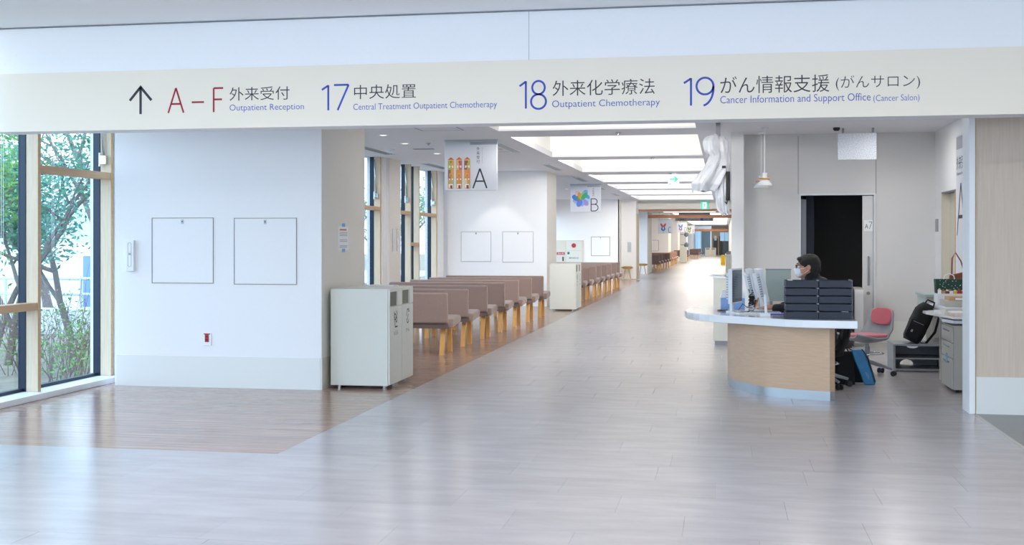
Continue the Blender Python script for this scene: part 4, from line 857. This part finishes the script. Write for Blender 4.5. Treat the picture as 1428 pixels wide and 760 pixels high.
for s in (-1, 1):
    head_balls += [(hc + Vector((.005, s * .082, -.012)), .028, (.75, .32, 1.15), None), (hc + Vector((-.06, s * .035, -.05)), .028, (.9, .9, .9), None)]
def hand(w_, d, up, side, curl):
    w_, d, up, side = Vector(w_), Vector(d).normalized(), Vector(up), Vector(side); ch = []
    pal = [(w_, .026), (w_ + d * .045, .027)]; ch.append([(w_ + side * -.018 + d * .02, .018), (w_ + side * -.025 + d * .078, .015)]); ch.append([(w_ + side * .018 + d * .02, .018), (w_ + side * .025 + d * .078, .015)]); ch.append(pal)
    for k, (o_, L) in enumerate(((-.031, .058), (-.011, .072), (.011, .076), (.031, .07))):
        b = w_ + side * o_ + d * .085; c = curl
        p1 = b + d * L * .45 + up * .006; p2 = p1 + (d * math.cos(c) - up * math.sin(c)) * L * .33; p3 = p2 + (d * math.cos(2 * c) - up * math.sin(2 * c)) * L * .25
        ch.append([(b - d * .02, .0095), (b, .0092), (p1, .0085), (p2, .0078), (p3, .0068)])
    t0 = w_ + side * .024 + d * .03; ch.append([(t0, .013), (t0 + side * .022 + d * .03, .010), (t0 + side * .03 + d * .055, .0085)])
    return ch
Lw, Rw = Vector((.47, PY + .02 - .12, .79)), Vector((.55, PY + .13, .79))
chains = [
    [((.94, PY, .50), .15), ((.93, PY, .68), .135), ((.91, PY, .86), .145), ((.885, PY, .98), .11), ((.868, PY, 1.06), .058), ((.855, PY, 1.13), .055)],
    [((.90, PY - .17, .965), .055), ((.80, PY - .21, .82), .045), ((.70, PY - .19, .785), .04), (tuple(Lw), .027)],
    [((.90, PY + .17, .965), .055), ((.80, PY + .23, .82), .045), (tuple(Rw), .027)],
    [((.90, PY - .17, .965), .055), ((.89, PY, 1.0), .07), ((.90, PY + .17, .965), .055)],
    [((.95, PY - .10, .50), .085), ((.62, PY - .09, .50), .065), ((.60, PY - .09, .28), .05), ((.62, PY - .09, .07), .036), ((.50, PY - .09, .035), .033)],
    [((.95, PY + .10, .50), .085), ((.62, PY + .12, .50), .065), ((.60, PY + .12, .28), .05), ((.62, PY + .12, .07), .036), ((.50, PY + .12, .035), .033)]]
chains += hand(Lw, (-1, .15, -.08), (0, 0, 1), (0, 1, 0), .35) + hand(Rw, (-1, -.15, -.08), (0, 0, 1), (0, -1, 0), .35)
body = blob(chains, head_balls, .0048, 'body', 'skin', 3)
coat = blob([[((.95, PY, .47), .165), ((.94, PY, .68), .155), ((.92, PY, .86), .165), ((.895, PY, .975), .13), ((.88, PY, 1.04), .088), ((.868, PY, 1.105), .075)],
    [((.90, PY - .17, .965), .078), ((.80, PY - .21, .825), .062), ((.70, PY - .19, .79), .052), ((.51, PY - .115, .782), .044)],
    [((.90, PY + .17, .965), .078), ((.80, PY + .23, .825), .062), ((.59, PY + .15, .788), .044)],
    [((.90, PY - .18, .965), .08), ((.90, PY, .99), .10), ((.90, PY + .18, .965), .08)]],
    [((.93, PY, 1.02), .10, (1.1, 1.2, .8), None)], .008, 'coat', 'coat', 4)
tr = blob([[((.95, PY - .10, .50), .10), ((.62, PY - .09, .50), .08), ((.60, PY - .09, .28), .068), ((.62, PY - .09, .11), .058)], [((.95, PY + .10, .50), .10), ((.62, PY + .12, .50), .08), ((.60, PY + .12, .28), .068), ((.62, PY + .12, .11), .058)]], [], .012, 'trousers', 'trouser', 3)
for dy in (-.09, .12): MB().prism([(.43, 0), (.68, 0), (.68, .09), (.6, .10), (.5, .06), (.43, .04)], PY + dy - .045, PY + dy + .045, 'y').build('shoe', 'black', per, .012)
hr = blob([], [(hc + Vector((.018, 0, .028)), .108, (1.02, .86, .88), None), (hc + Vector((.055, 0, -.015)), .085, (.85, .95, 1.05), None), (hc + Vector((-.055, 0, .070)), .045, (1.15, 1.45, .55), None), (hc + Vector((-.025, -.06, .045)), .04, (1.2, .7, .8), None), (hc + Vector((-.025, .06, .045)), .04, (1.2, .7, .8), None), (hc + Vector((.06, 0, -.07)), .06, (.8, 1.1, .8), None)], .005, 'hair', 'hair', 2)
for v in hr.data.vertices:
    q = noise.noise(v.co * 38) * .006 + noise.noise(v.co * 90) * .003; v.co += v.normal * q
mk = blob([], [(hc + Vector((-.082, 0, -.062)), .056, (.78, 1.05, .92), None), (hc + Vector((-.118, 0, -.035)), .022, (.9, .9, 1), None)], .005, 'face_mask', 'mask_white', 3)
for s in (-1, 1):
    MB().tube([hc + Vector((-.08, s * .055, -.03)), hc + Vector((-.04, s * .079, -.02)), hc + Vector((.0, s * .084, .005)), hc + Vector((.015, s * .09, -.02))], .0018, 5).build('mask_strap', 'mask_white', mk)
    MB().tube([hc + Vector((-.07, s * .058, -.088)), hc + Vector((-.03, s * .075, -.065)), hc + Vector((.008, s * .086, -.035))], .0018, 5).build('mask_strap', 'mask_white', mk)
gl = MB()
for s in (-1, 1):
    gl.tube([hc + Vector((-.112, s * .034 + .024 * math.cos(a), -.004 + .018 * math.sin(a))) for a in [k * math.pi / 8 for k in range(17)]], .0022, 5)
    gl.tube([hc + Vector((-.11, s * .058, .004)), hc + Vector((-.05, s * .081, .004)), hc + Vector((.005, s * .088, .0))], .0022, 5)
gl.tube([hc + Vector((-.112, -.01, 0)), hc + Vector((-.118, 0, .002)), hc + Vector((-.112, .01, 0))], .0022, 5)
g = gl.build('glasses', 'black', per)
for s in (-1, 1):
    MB().ball(hc + Vector((-.088, s * .034, -.004)), .0125, 2).build('eye', 'paper', per, smooth=True); MB().ball(hc + Vector((-.0985, s * .034, -.004)), .0045, 1).build('iris', 'black', per)
    MB().tube([hc + Vector((-.100, s * .015, .020)), hc + Vector((-.103, s * .034, .025)), hc + Vector((-.088, s * .055, .019))], .004, 5).build('eyebrow', 'hair', per)
tag(MB().ball((.345, PY - .10, .755), .042, 3, (1.2, .7, .5)).build('computer_mouse', 'plastic_white', smooth=True), 'white computer mouse under the seated person\'s hand', 'mouse')

# ------------------------------------------------------------------ office chairs
def office_chair(x, y, rz, seat_z, fab, lb, shell='chair_shell'):
    o = thing('swivel_chair', lb, 'office chair', (x, y, 0), rz)
    T = Matrix.Translation((x, y, 0)) @ Matrix.Rotation(rz, 4, 'Z')
    def P(a, b, c): return T @ Vector((a, b, c))
    # local: front = -X
    n = 24; top_ = []; mb = MB()
    def outline(sx, sy): return [(sx * math.copysign(abs(math.cos(2 * math.pi * k / n)) ** .75, math.cos(2 * math.pi * k / n)), sy * math.copysign(abs(math.sin(2 * math.pi * k / n)) ** .75, math.sin(2 * math.pi * k / n))) for k in range(n)]
    MB().prism(outline(.215, .20), seat_z - .04, seat_z + .015, 'z', T).build('seat', fab, o, .02, seg=3)
    # shell: U-section under the seat rising to the back
    S = MB(); rings = []
    prof = [(-.235, seat_z - .03, .16), (-.20, seat_z - .055, .2), (-.05, seat_z - .085, .21), (.10, seat_z - .08, .215), (.20, seat_z - .03, .215), (.245, seat_z + .06, .205), (.275, seat_z + .16, .19), (.292, seat_z + .27, .165)]
    for (a, c, w_) in prof:
        ring = []
        for k in range(9):
            t = -1 + k / 4; lift = .05 * t * t if c < seat_z - .02 else .0; fwd = -.07 * t * t if c >= seat_z - .03 else 0
            ring.append(S.bm.verts.new(P(a + fwd, t * w_, c + lift)))
        rings.append(ring)
    for a, b in zip(rings, rings[1:]):
        for k in range(8): S.bm.faces.new([a[k], a[k + 1], b[k + 1], b[k]])
    so_ = S.build('shell', shell, o, smooth=True); so_.modifiers.new('s', 'SOLIDIFY').thickness = .02
    Q = T @ Matrix.Translation((.225, 0, seat_z + .20)) @ Matrix.Rotation(.15, 4, 'Y')
    MB().prism([(.155 * math.copysign(abs(math.cos(a)) ** .7, math.cos(a)), .095 * math.copysign(abs(math.sin(a)) ** .7, math.sin(a))) for a in [2 * math.pi * k / 24 for k in range(24)]], -.025, .03, 'x', Q).build('backrest', fab, o, .018, seg=3)
    MB().cyl(P(0, 0, seat_z - .09), P(0, 0, .12), .018).cyl(P(0, 0, seat_z - .12), P(0, 0, seat_z - .22), .028).build('column', 'plastic_grey', o)
    tr_ = MB(); tr_.tube([P(.17 * math.cos(a), .17 * math.sin(a), .235) for a in [k * math.pi / 12 for k in range(25)]], .009); tr_.build('foot_ring', 'chrome', o, smooth=True)
    for k in range(3): a = k * 2.094 + .4; MB().cyl(P(0, 0, .235), P(.17 * math.cos(a), .17 * math.sin(a), .235), .006, seg=6).build('ring_spoke', 'chrome', o)
    for k in range(5):
        a = k * 2 * math.pi / 5 + .25; c, s = math.cos(a), math.sin(a)
        lg = MB().cyl(P(0, 0, .15), P(.27 * c, .27 * s, .075), .024, .014, 8).build('leg', 'chair_shell', o)
        for q in (-.02, .02): MB().cyl(P(.28 * c - s * q - s * .009, .28 * s + c * q + c * .009, .028), P(.28 * c - s * q + s * .009, .28 * s + c * q - c * .009, .028), .028, seg=12).build('caster', 'black', lg)
office_chair(1.53, 13.3, math.radians(38), .43, 'chair_pink', 'pink upholstered grey-shell swivel chair right of the desk')
office_chair(.96, 12.13, math.radians(0), .355, 'soft_black', 'dark swivel chair the seated person sits on', 'soft_black')

# ------------------------------------------------------------------ bags on the floor
def bag(name, T, w_, d, h, m, lb, cat, strap=True, lean=0, taper=.85):
    o = thing(name, lb, cat, tuple(T.to_translation()))
    mb = MB(); n = 6; rg = []
    for j in range(n + 1):
        t = j / n; s = 1 - (1 - taper) * t; dd = d * (1 - .6 * t * t); 
        ring = []
        for k in range(20):
            a = 2 * math.pi * k / 20; cx_ = math.copysign(abs(math.cos(a)) ** .5, math.cos(a)); sy = math.copysign(abs(math.sin(a)) ** .5, math.sin(a))
            q = 1 + .06 * noise.noise(Vector((cx_ * 2, sy * 2, t * 4 + w_ * 10)))
            ring.append(mb.bm.verts.new(T @ Vector((w_ / 2 * s * cx_ * q + lean * t, dd / 2 * sy * q, h * t))))
        rg.append(ring)
    for a, b in zip(rg, rg[1:]):
        for k in range(20): mb.bm.faces.new([a[k], a[(k + 1) % 20], b[(k + 1) % 20], b[k]])
    mb.bm.faces.new(rg[0][::-1]); mb.bm.faces.new(rg[-1]); mb.build('bag_body', m, o, smooth=True)
    if strap:
        for s in (-.3, .3): MB().tube([T @ Vector((lean - w_ * .22, s * d * .3, h * .97)), T @ Vector((lean - w_ * .18, s * d, h * 1.13)), T @ Vector((lean + w_ * .1, s * d, h * 1.15)), T @ Vector((lean + w_ * .22, s * d * .3, h * .97))], .007).build('handle', 'soft_black', o)
    return o
ob = bag('tote_bag', Matrix.Translation((1.20, 12.42, 0)), .22, .14, .33, 'soft_black', 'black fabric bag standing against the desk base', 'bag')
bag('tote_bag', Matrix.Translation((1.34, 12.62, 0)), .16, .12, .30, 'soft_black', 'small black bag between the standing bag and the blue bag', 'bag', False)
o = thing('shopping_bag', 'bright blue thin bag leaning beside the black bags on the floor', 'bag', (1.42, 12.45, 0))
MB().prism([(1.40, 0), (1.50, 0), (1.47, .12), (1.405, .30), (1.37, .355), (1.27, .35), (1.30, .25), (1.36, .10)], 12.36, 12.42, 'y').build('bag_body', 'bag_blue', o, .01)
MB().prism([(1.50, .0), (1.51, .04), (1.44, .27), (1.38, .36), (1.37, .35), (1.43, .25), (1.49, .03)], 12.37, 12.44, 'y').build('bag_edge', 'black', o, .004)
MB().tube([(1.28, 12.39, .345), (1.22, 12.39, .38), (1.16, 12.39, .36)], .006).build('handle', 'black', o)
printed('lettering', 'device_blue', Fr((1.405, 12.36, .13), (.45, 0, -.89), (.89, 0, .45)), o, strokes=[([(0, 0), (.08, 0)], .004), ([(.01, .012), (.06, .012)], .003)])

# ------------------------------------------------------------------ shelf unit, backpack, side table, pedestal
o = thing('low_shelf_unit', 'low dark grey shelf unit with two shelves under the backpack', 'shelf unit', (2.1, 13.9, 0))
x0, x1, y0, y1 = 1.87, 2.42, 13.7, 14.2
bx('top', 'shelf_edge', x0 - .01, y0 - .01, .285, x1 + .01, y1, .305, o, bevel=.003); bx('side', 'shelf_edge', x0 - .01, y0, 0, x0 + .012, y1, .285, o); bx('side', 'shelf_edge', x1 - .012, y0, 0, x1 + .01, y1, .285, o)
bx('shelf', 'shelf_edge', x0 + .012, y0 + .01, .135, x1 - .012, y1 - .02, .15, o); bx('bottom', 'shelf_edge', x0 + .012, y0, .01, x1 - .012, y1, .03, o)
MB().prism([(x0 + .012, .03), (2.0, .03)] + [(2.07 + .075 * math.cos(math.radians(a)), .03 + .06 * math.sin(math.radians(a))) for a in range(180, -1, -20)] + [(x1 - .012, .03), (x1 - .012, .285), (x0 + .012, .285)], y1 - .02, y1, 'y').build('back_panel', 'shelf_grey', o)
MB().prism(arc(2.06, .283, .06, .022, 180, 360, 10), y0 - .012, y0 - .002, 'y').build('handle_cutout', 'paper', o)
for x in (x0 + .03, x1 - .03): MB().cyl((x, y0 + .05, 0), (x, y0 + .05, .012), .015).build('foot', 'black', o)
o = thing('backpack', 'black backpack leaning on the low grey shelf unit', 'backpack', (2.1, 13.8, .31))
T = Matrix.Translation((2.06, 13.88, .307)) @ Matrix.Rotation(math.radians(24), 4, 'Y')
mb = MB(); rg = []
for j in range(11):
    t = j / 10; w_ = .105 * (1 - .12 * (2 * t - 1) ** 2) * (1 if t < .85 else 1 - (t - .85) * 3.2) * (1 if t > .1 else .82 + t * 1.8); d = .15 * (1 if t < .85 else 1 - (t - .85) * 3)
    rg.append([mb.bm.verts.new(T @ Vector((w_ * math.copysign(abs(math.cos(a)) ** .6, math.cos(a)) * (1 + .05 * noise.noise(Vector((math.cos(a), math.sin(a), t * 5)))), d * math.copysign(abs(math.sin(a)) ** .6, math.sin(a)), .02 + .46 * t))) for a in [2 * math.pi * k / 24 for k in range(24)]])
for a, b in zip(rg, rg[1:]):
    for k in range(24): mb.bm.faces.new([a[k], a[(k + 1) % 24], b[(k + 1) % 24], b[k]])
mb.bm.faces.new(rg[0][::-1]); mb.bm.faces.new(rg[-1]); mb.build('bag_body', 'soft_black', o, smooth=True)
MB().box(-.11, -.155, .06, .04, -.14, .26, T).build('front_pocket', 'soft_black', o, .012); MB().box(-.09, -.158, .24, .03, -.154, .245, T).build('zip', 'plastic_grey', o); MB().box(-.07, -.162, .12, -.05, -.156, .15, T).build('tag', 'plastic_grey', o)
MB().tube([T @ Vector(p) for p in ((.10, -.03, .44), (.16, -.05, .40), (.19, -.05, .22), (.15, -.05, .06), (.10, -.03, .04))], .014, 8).build('shoulder_strap', 'soft_black', o, smooth=True)
MB().tube([T @ Vector(p) for p in ((-.03, 0, .47), (-.02, 0, .52), (.06, 0, .52), (.07, 0, .46))], .01, 8).build('top_handle', 'soft_black', o)

o = thing('pedestal_cabinet', 'light grey three-drawer pedestal cabinet with a blue tape tab by the pillar', 'cabinet', (2.3, 11.95, 0))
x0, x1, y0, y1, h = 2.16, 2.62, 11.83, 12.38, .63
# drawers face -X
bx('body', 'steel_grey', x0, y0, .03, x1, y1, h, o, bevel=.003); bx('top_rim', 'steel_grey', x0 - .015, y0 - .003, h, x1, y1, h + .012, o, bevel=.004)
for z0_, z1_ in ((.035, .325), (.33, .475), (.48, .625)):
    d_ = MB().prism([(y0 + .005, 0), (y1 - .005, 0), (y1 - .005, 1), (y0 + .005, 1)], 0, 1, 'x')
    d_.bm.free(); d_ = bx('drawer', 'steel_grey', x0 - .02, y0 + .004, z0_, x0, y1 - .004, z1_, o, bevel=.008); bx('handle', 'silver', x0 - .024, y0 + .12, z1_ - .05, x0 - .02, y1 - .12, z1_ - .035, d_)
bx('blue_tape', 'tape_blue', x0 - .026, y0 + .22, .27, x0 - .021, y0 + .28, .36, o)
for xx in (x0 + .04, x1 - .04):
    for yy in (y0 + .05, y1 - .05): MB().cyl((xx, yy - .01, .016), (xx, yy + .01, .016), .016).build('caster', 'black', o)
o = thing('side_desk', 'white office side desk above the grey pedestal cabinet', 'desk', (2.5, 12.5, 0))
MB().prism([(2.02, 12.55), (2.12, 12.0), (2.15, 11.8), (2.7, 11.75), (2.7, 13.1), (2.3, 13.1), (2.02, 12.75)], .705, .73).build('desk_top', 'desk_white', o, .003)
MB().prism([(2.1, 12.1), (2.16, 11.85), (2.7, 11.82), (2.7, 12.9), (2.2, 12.9)], .66, .69).build('under_shelf', 'plastic_white', o, .003)
for p in ((2.66, 11.85), (2.66, 13.0), (2.25, 13.0)): bx('leg', 'steel_grey', p[0] - .02, p[1] - .02, 0, p[0] + .02, p[1] + .02, .705, o)
for k, (x, y) in enumerate(((2.35, 12.15), (2.25, 12.5))): tag(bx('paper_sheet', 'paper', x, y, .7305, x + .2, y + .15, .736), ['white papers on the side desk near the pillar', 'white papers on the side desk corner near the backpack'][k], 'paper')
o = thing('low_bookcase', 'grey-green glazed low bookcase behind the side desk', 'bookcase', (2.5, 14.6, 0))
bx('body', 'steel_grey', 2.33, 14.45, 0, 2.9, 15.1, .80, o); bx('top', 'frost', 2.31, 14.42, .80, 2.92, 15.12, .825, o, bevel=.003); bx('glass_door', 'glass_blue_glow' if 0 else 'frost', 2.325, 14.5, .45, 2.33, 14.9, .78, o)
for z in (.3, .55): bx('front_rail', 'plastic_grey', 2.34, 14.44, z, 2.88, 14.45, z + .02, o)
tag(bx('storage_box', 'steel_grey', 2.38, 13.5, .7305, 2.72, 13.9, .80, bevel=.004), 'flat grey box beside the backpack top, under the cardboard box', 'box')
bx('side_table_top', 'plastic_white', 2.34, 13.3, .70, 2.95, 14.3, .73); o = bpy.data.objects['side_table_top']; o.name = 'side_table'
tag(o, 'pale side table carrying the flat boxes', 'table')
for p in ((2.37, 14.25), (2.9, 14.25), (2.9, 13.35)): bx('leg', 'steel_grey', p[0] - .015, p[1] - .015, 0, p[0] + .015, p[1] + .015, .70, o)
o = thing('cardboard_box', 'flat brown cardboard box with white label on the side table', 'box', (2.55, 13.7, .80)); bx('carton', 'cardboard', 2.42, 13.5, .801, 2.74, 13.8, .84, o, bevel=.003); bx('carton_label', 'paper', 2.48, 13.497, .81, 2.55, 13.50, .83, o)
o = thing('gift_bag', 'dark green bag with white dots behind the village ornament', 'bag', (2.55, 14.0, .84))
bx('bag_stand', 'plastic_white', 2.36, 13.86, .731, 2.72, 14.12, .86, o); MB().prism([(2.36, .86), (2.66, .86), (2.67, 1.02), (2.35, 1.02)], 13.95, 14.08, 'y').build('bag_body', 'bag_green', o, .004)
mb = MB()
for k in range(26): a, b = rr.uniform(2.37, 2.65), rr.uniform(.88, 1.01); mb.box(a, 13.947, b, a + .006, 13.95, b + .006)
mb.build('dots', 'paper', o); MB().tube([(2.44, 13.98, 1.01), (2.45, 13.98, 1.06), (2.50, 13.98, 1.085), (2.55, 13.98, 1.06), (2.56, 13.98, 1.01)], .005).build('handle', 'paper', o)
hous = [('paper', .05), ('cardboard', .045), ('leather', .04), ('mask_white', .045), ('yellow', .04), ('red', .05), ('red', .042)]
lbs = ['leftmost white toy house before the green bag', 'brown toy house next to the leftmost white one', 'dark brown toy house in the left half of the row', 'white toy house in the middle of the row', 'yellow toy house right of the middle', 'taller red toy house in the right half', 'rightmost small red toy house of the row']
for k, (m, h) in enumerate(hous):
    x = 2.365 + k * .042; o = thing('toy_house', lbs[k], 'ornament', (x, 13.9, .861), group='toy houses before the green bag')
    bx('house_walls', m, x, 13.88, .861, x + .034, 13.91, .861 + h * .7, o); MB().prism([(x - .003, .861 + h * .7), (x + .037, .861 + h * .7), (x + .017, .861 + h * 1.15)], 13.878, 13.912, 'y').build('roof', 'leather' if k % 2 else 'bin_paint', o)
o = thing('handbag', 'brown leather handbag with tall handle behind the green bag', 'bag', (2.7, 14.2, .73))
MB().prism([(2.52, .86), (2.76, .86), (2.74, 1.11), (2.54, 1.06)], 14.13, 14.2, 'y').build('bag_body', 'leather', o, .01); bx('bag_base', 'leather', 2.53, 14.14, .731, 2.75, 14.19, .87, o)
MB().tube([(2.56, 14.16, 1.05), (2.565, 14.16, 1.25), (2.60, 14.16, 1.32), (2.66, 14.16, 1.22), (2.70, 14.16, 1.08)], .009).build('handle', 'leather', o)
tag(MB().lathe([(.02, 0), (.02, .16), (.012, .175), (.012, .19)], (2.63, 14.6, .825)).lathe([(.03, -.0), (.03, .0005)], (2.63, 14.6, .825)).build('metal_flask', 'silver', smooth=False), 'slim metal flask beside the leather handle', 'flask')
# wall switch and banner on the right room wall
tag(bx('wall_switch', 'plastic_grey', 2.95, 17.35, 1.58, 2.96, 17.55, 1.76, bevel=.003), 'grey wall switch next to the side door', 'switch')
o = thing('reception_banner', 'tall white wall banner with big letter A on the right room wall', 'sign', (2.955, 15.6, .9))
bx('banner_sheet', 'sign_face', 2.952, 15.33, 1.0, 2.96, 16.02, 2.80, o)
f = Fr((2.952, 16.02, 0), (0, -1, 0), (0, 0, 1))
printed('purple_bar', 'ink_grey', f, o, polys=[rect(.02, 2.62, .60, .16)]); printed('japanese_print', 'ink_dark', f, o, texts=[('外来受付', .02, 2.36, .62, .17, 0)]); printed('english_print', 'ink_dark', f, o, texts=[('Outpatient Reception', .02, 2.28, .60, .05, 0)]); printed('area_letter', 'ink_dark', f, o, glyph('A', .06, 1.52, .50, .66), wd=.045)

# ------------------------------------------------------------------ OUTSIDE
struct('ground', 'soil', -60, -20, -.4, -6.5, 140, -.15)
tag(bx('road', 'road', -60, 14, -.15, -13, 60, -.10), 'pale paved road beyond the garden', 'road')
def leaves(mb, c, r, n, s, rng, sc=(1, 1, 1)):
    for _ in range(n):
        while True:
            p = Vector((rng.uniform(-1, 1), rng.uniform(-1, 1), rng.uniform(-1, 1)))
            if p.length < 1: break
        if p.length < .35 and rng.random() < .6: continue
        q = Vector(c) + Vector((p.x * r * sc[0], p.y * r * sc[1], p.z * r * sc[2])); u = Vector((rng.gauss(0, 1), rng.gauss(0, 1), rng.gauss(0, .6))).normalized(); v = u.orthogonal().normalized()
        v = (Matrix.Rotation(rng.uniform(0, 6.28), 3, u) @ v); L = s * rng.uniform(.6, 1.3)
        mb._add([q, q + u * L * .5 + v * L * .2, q + u * L, q + u * L * .5 - v * L * .2], [(0, 1, 2, 3)])
def branch(mb, p, d, L, r, lev, rng, tips):
    q = p; pts = [p]; rad = [r]
    for k in range(4):
        d = (d + Vector((rng.gauss(0, .16), rng.gauss(0, .16), rng.gauss(.03, .1)))).normalized(); q = q + d * L / 4; pts.append(q); rad.append(max(.002, r * (1 - .12 * (k + 1))))
    mb.tube(pts, rad, 5); tips.append(q)
    if lev > 0:
        for k in range(rng.choice((2, 3))):
            a = Vector((rng.gauss(0, .6), rng.gauss(0, .6), rng.gauss(.2, .4))); branch(mb, pts[rng.choice((2, 3, 4))], (d + a).normalized(), L * rng.uniform(.6, .8), r * .55, lev - 1, rng, tips)
def tree(name, x, y, h, cr_, n, leafm, lb, seed, ls=.08, lev=3, cl=.38, tr=.06, lean=(0, 0)):
    rng = random.Random(seed); o = thing(name, lb, 'tree', (x, y, -.15), group='garden trees and shrubs outside the windows'); tips = []; mb = MB()
    branch(mb, Vector((x, y, -.15)), Vector((lean[0], lean[1], 1)).normalized(), h * .45, tr, lev, rng, tips); mb.build('trunk', 'bark', o)
    if n:
        lm = MB(); per_ = max(1, n // len(tips))
        for t in tips: leaves(lm, t, cl * cr_, per_, ls, rng)
        lm.build('foliage', leafm, o, kind='stuff')
    return o
tree('leafy_tree', -9.1, 13.9, 4.2, 1.2, 7000, 'leaf_teal', 'leafy green tree seen through the leftmost window', 3, .09)
tree('leafy_tree', -8.3, 13.2, 3.0, .9, 2600, 'leaf_green', 'young leafy tree close to the left window glass', 5, .07)
tree('leafy_tree', -8.6, 14.6, 3.6, 1.0, 5200, 'leaf_teal', 'leafy tree seen in the left part of the window beside the pier', 11, .08)
tree('leafy_tree', -10.8, 16.2, 4.0, 1.2, 1500, 'leaf_dark', 'darker leafy tree behind the front garden trees', 8, .09)
tree('bare_tree', -10.2, 18.3, 5.6, 1, 0, '', 'bare branching tree with a leaning trunk seen beside the pier', 21, lev=4, tr=.11, lean=(-.25, .1))
tree('bare_tree', -12.5, 20.5, 6.5, 1, 0, '', 'bare tree farther back with fine twigs against the sky', 33, lev=5, tr=.10)
def shrub(x, y, h, seed, lb, n=260):
    rng = random.Random(seed); o = thing('garden_shrub', lb, 'shrub', (x, y, -.15), group='garden trees and shrubs outside the windows'); mb = MB(); tips = []
    for k in range(14):
        d = Vector((rng.gauss(0, .25), rng.gauss(0, .25), 1)).normalized(); branch(mb, Vector((x + rng.uniform(-.15, .15), y + rng.uniform(-.15, .15), -.15)), d, h * rng.uniform(.5, .8), .006, 1, rng, tips)
    mb.build('twigs', 'twig', o); lm = MB()
    for t in tips: leaves(lm, t - Vector((0, 0, h * .25)), .16, max(1, n // len(tips)), .06, rng)
    lm.build('foliage', 'leaf_green', o, kind='stuff'); fm = MB()
    for t in tips[::5]: leaves(fm, t, .06, 4, .03, rng)
    fm.build('flowers', 'pink_flower', o, kind='stuff')
shrub(-7.75, 13.3, 1.3, 4, 'twiggy pink-flowered shrub at the bottom of the window beside the pier', 420); shrub(-7.2, 11.9, .7, 6, 'low twiggy shrub just outside the sill near the left window'); shrub(-8.3, 12.9, 1.0, 9, 'twiggy shrub outside the leftmost window')
shrub(-7.45, 12.7, .8, 15, 'small green shrub just outside the glass beside the pier', 500)
for k, (x, y, s) in enumerate(((-8.7, 26.5, 41), (-9.2, 30.5, 42), (-9.4, 33.5, 43), (-10.2, 36, 44), (-9.6, 39, 45))):
    tree('leafy_tree', x, y, 4.0, 1.2, 2000, ('leaf_teal', 'leaf_green')[k % 2], ['leafy tree seen through the window before the pillar', 'leafy tree seen between the pillar and the spot-lit wall', 'leafy tree in the narrow glass left of the spot-lit wall', 'tall leafy tree behind those outside the waiting area windows', 'farthest leafy tree outside the waiting area windows'][k], s, .09)
# fence of white panels, rails, building
o = thing('garden_fence', 'low white railing fence beyond the shrubs', 'fence', (-13, 20, -.1))
for k in range(12):
    x = -17 + k * .8; MB().cyl((x, 21 , -.1), (x, 21, .75), .03, seg=8).build('post', 'rail', o)
for z in (.15, .42, .72): MB().cyl((-17.4, 21, z), (-8, 21, z), .03, seg=8).build('rail', 'rail', o)
tag(bx('garden_wall', 'house_white', -24, 25, -.085, -12.5, 25.3, 1.2), 'white garden wall behind the railing fence', 'wall')
tag(bx('blue_post', 'blue_panel', -12.62, 21.8, -.1, -12.2, 22.1, 1.15), 'blue upright panel beside the white garden wall', 'panel')
tag(bx('stone_bench', 'stone_bench', -12.2, 18.6, -.15, -10.0, 19.0, .28), 'pale stone curb block in front of the railing fence', 'curb')
o = thing('far_building', 'pale building across the road behind the garden', 'building', (-34, 50, -.1))
bx('walls', 'house_white', -46, 50, -.1, -24, 58, 4.6, o); bx('roof', 'rail', -46.5, 49.5, 4.6, -23.5, 58.5, 4.9, o)
for k in range(8): bx('window', 'glass_blue_glow', -45 + k * 2.6, 49.95, 1.4, -43.4 + k * 2.6, 50, 3.2, o)
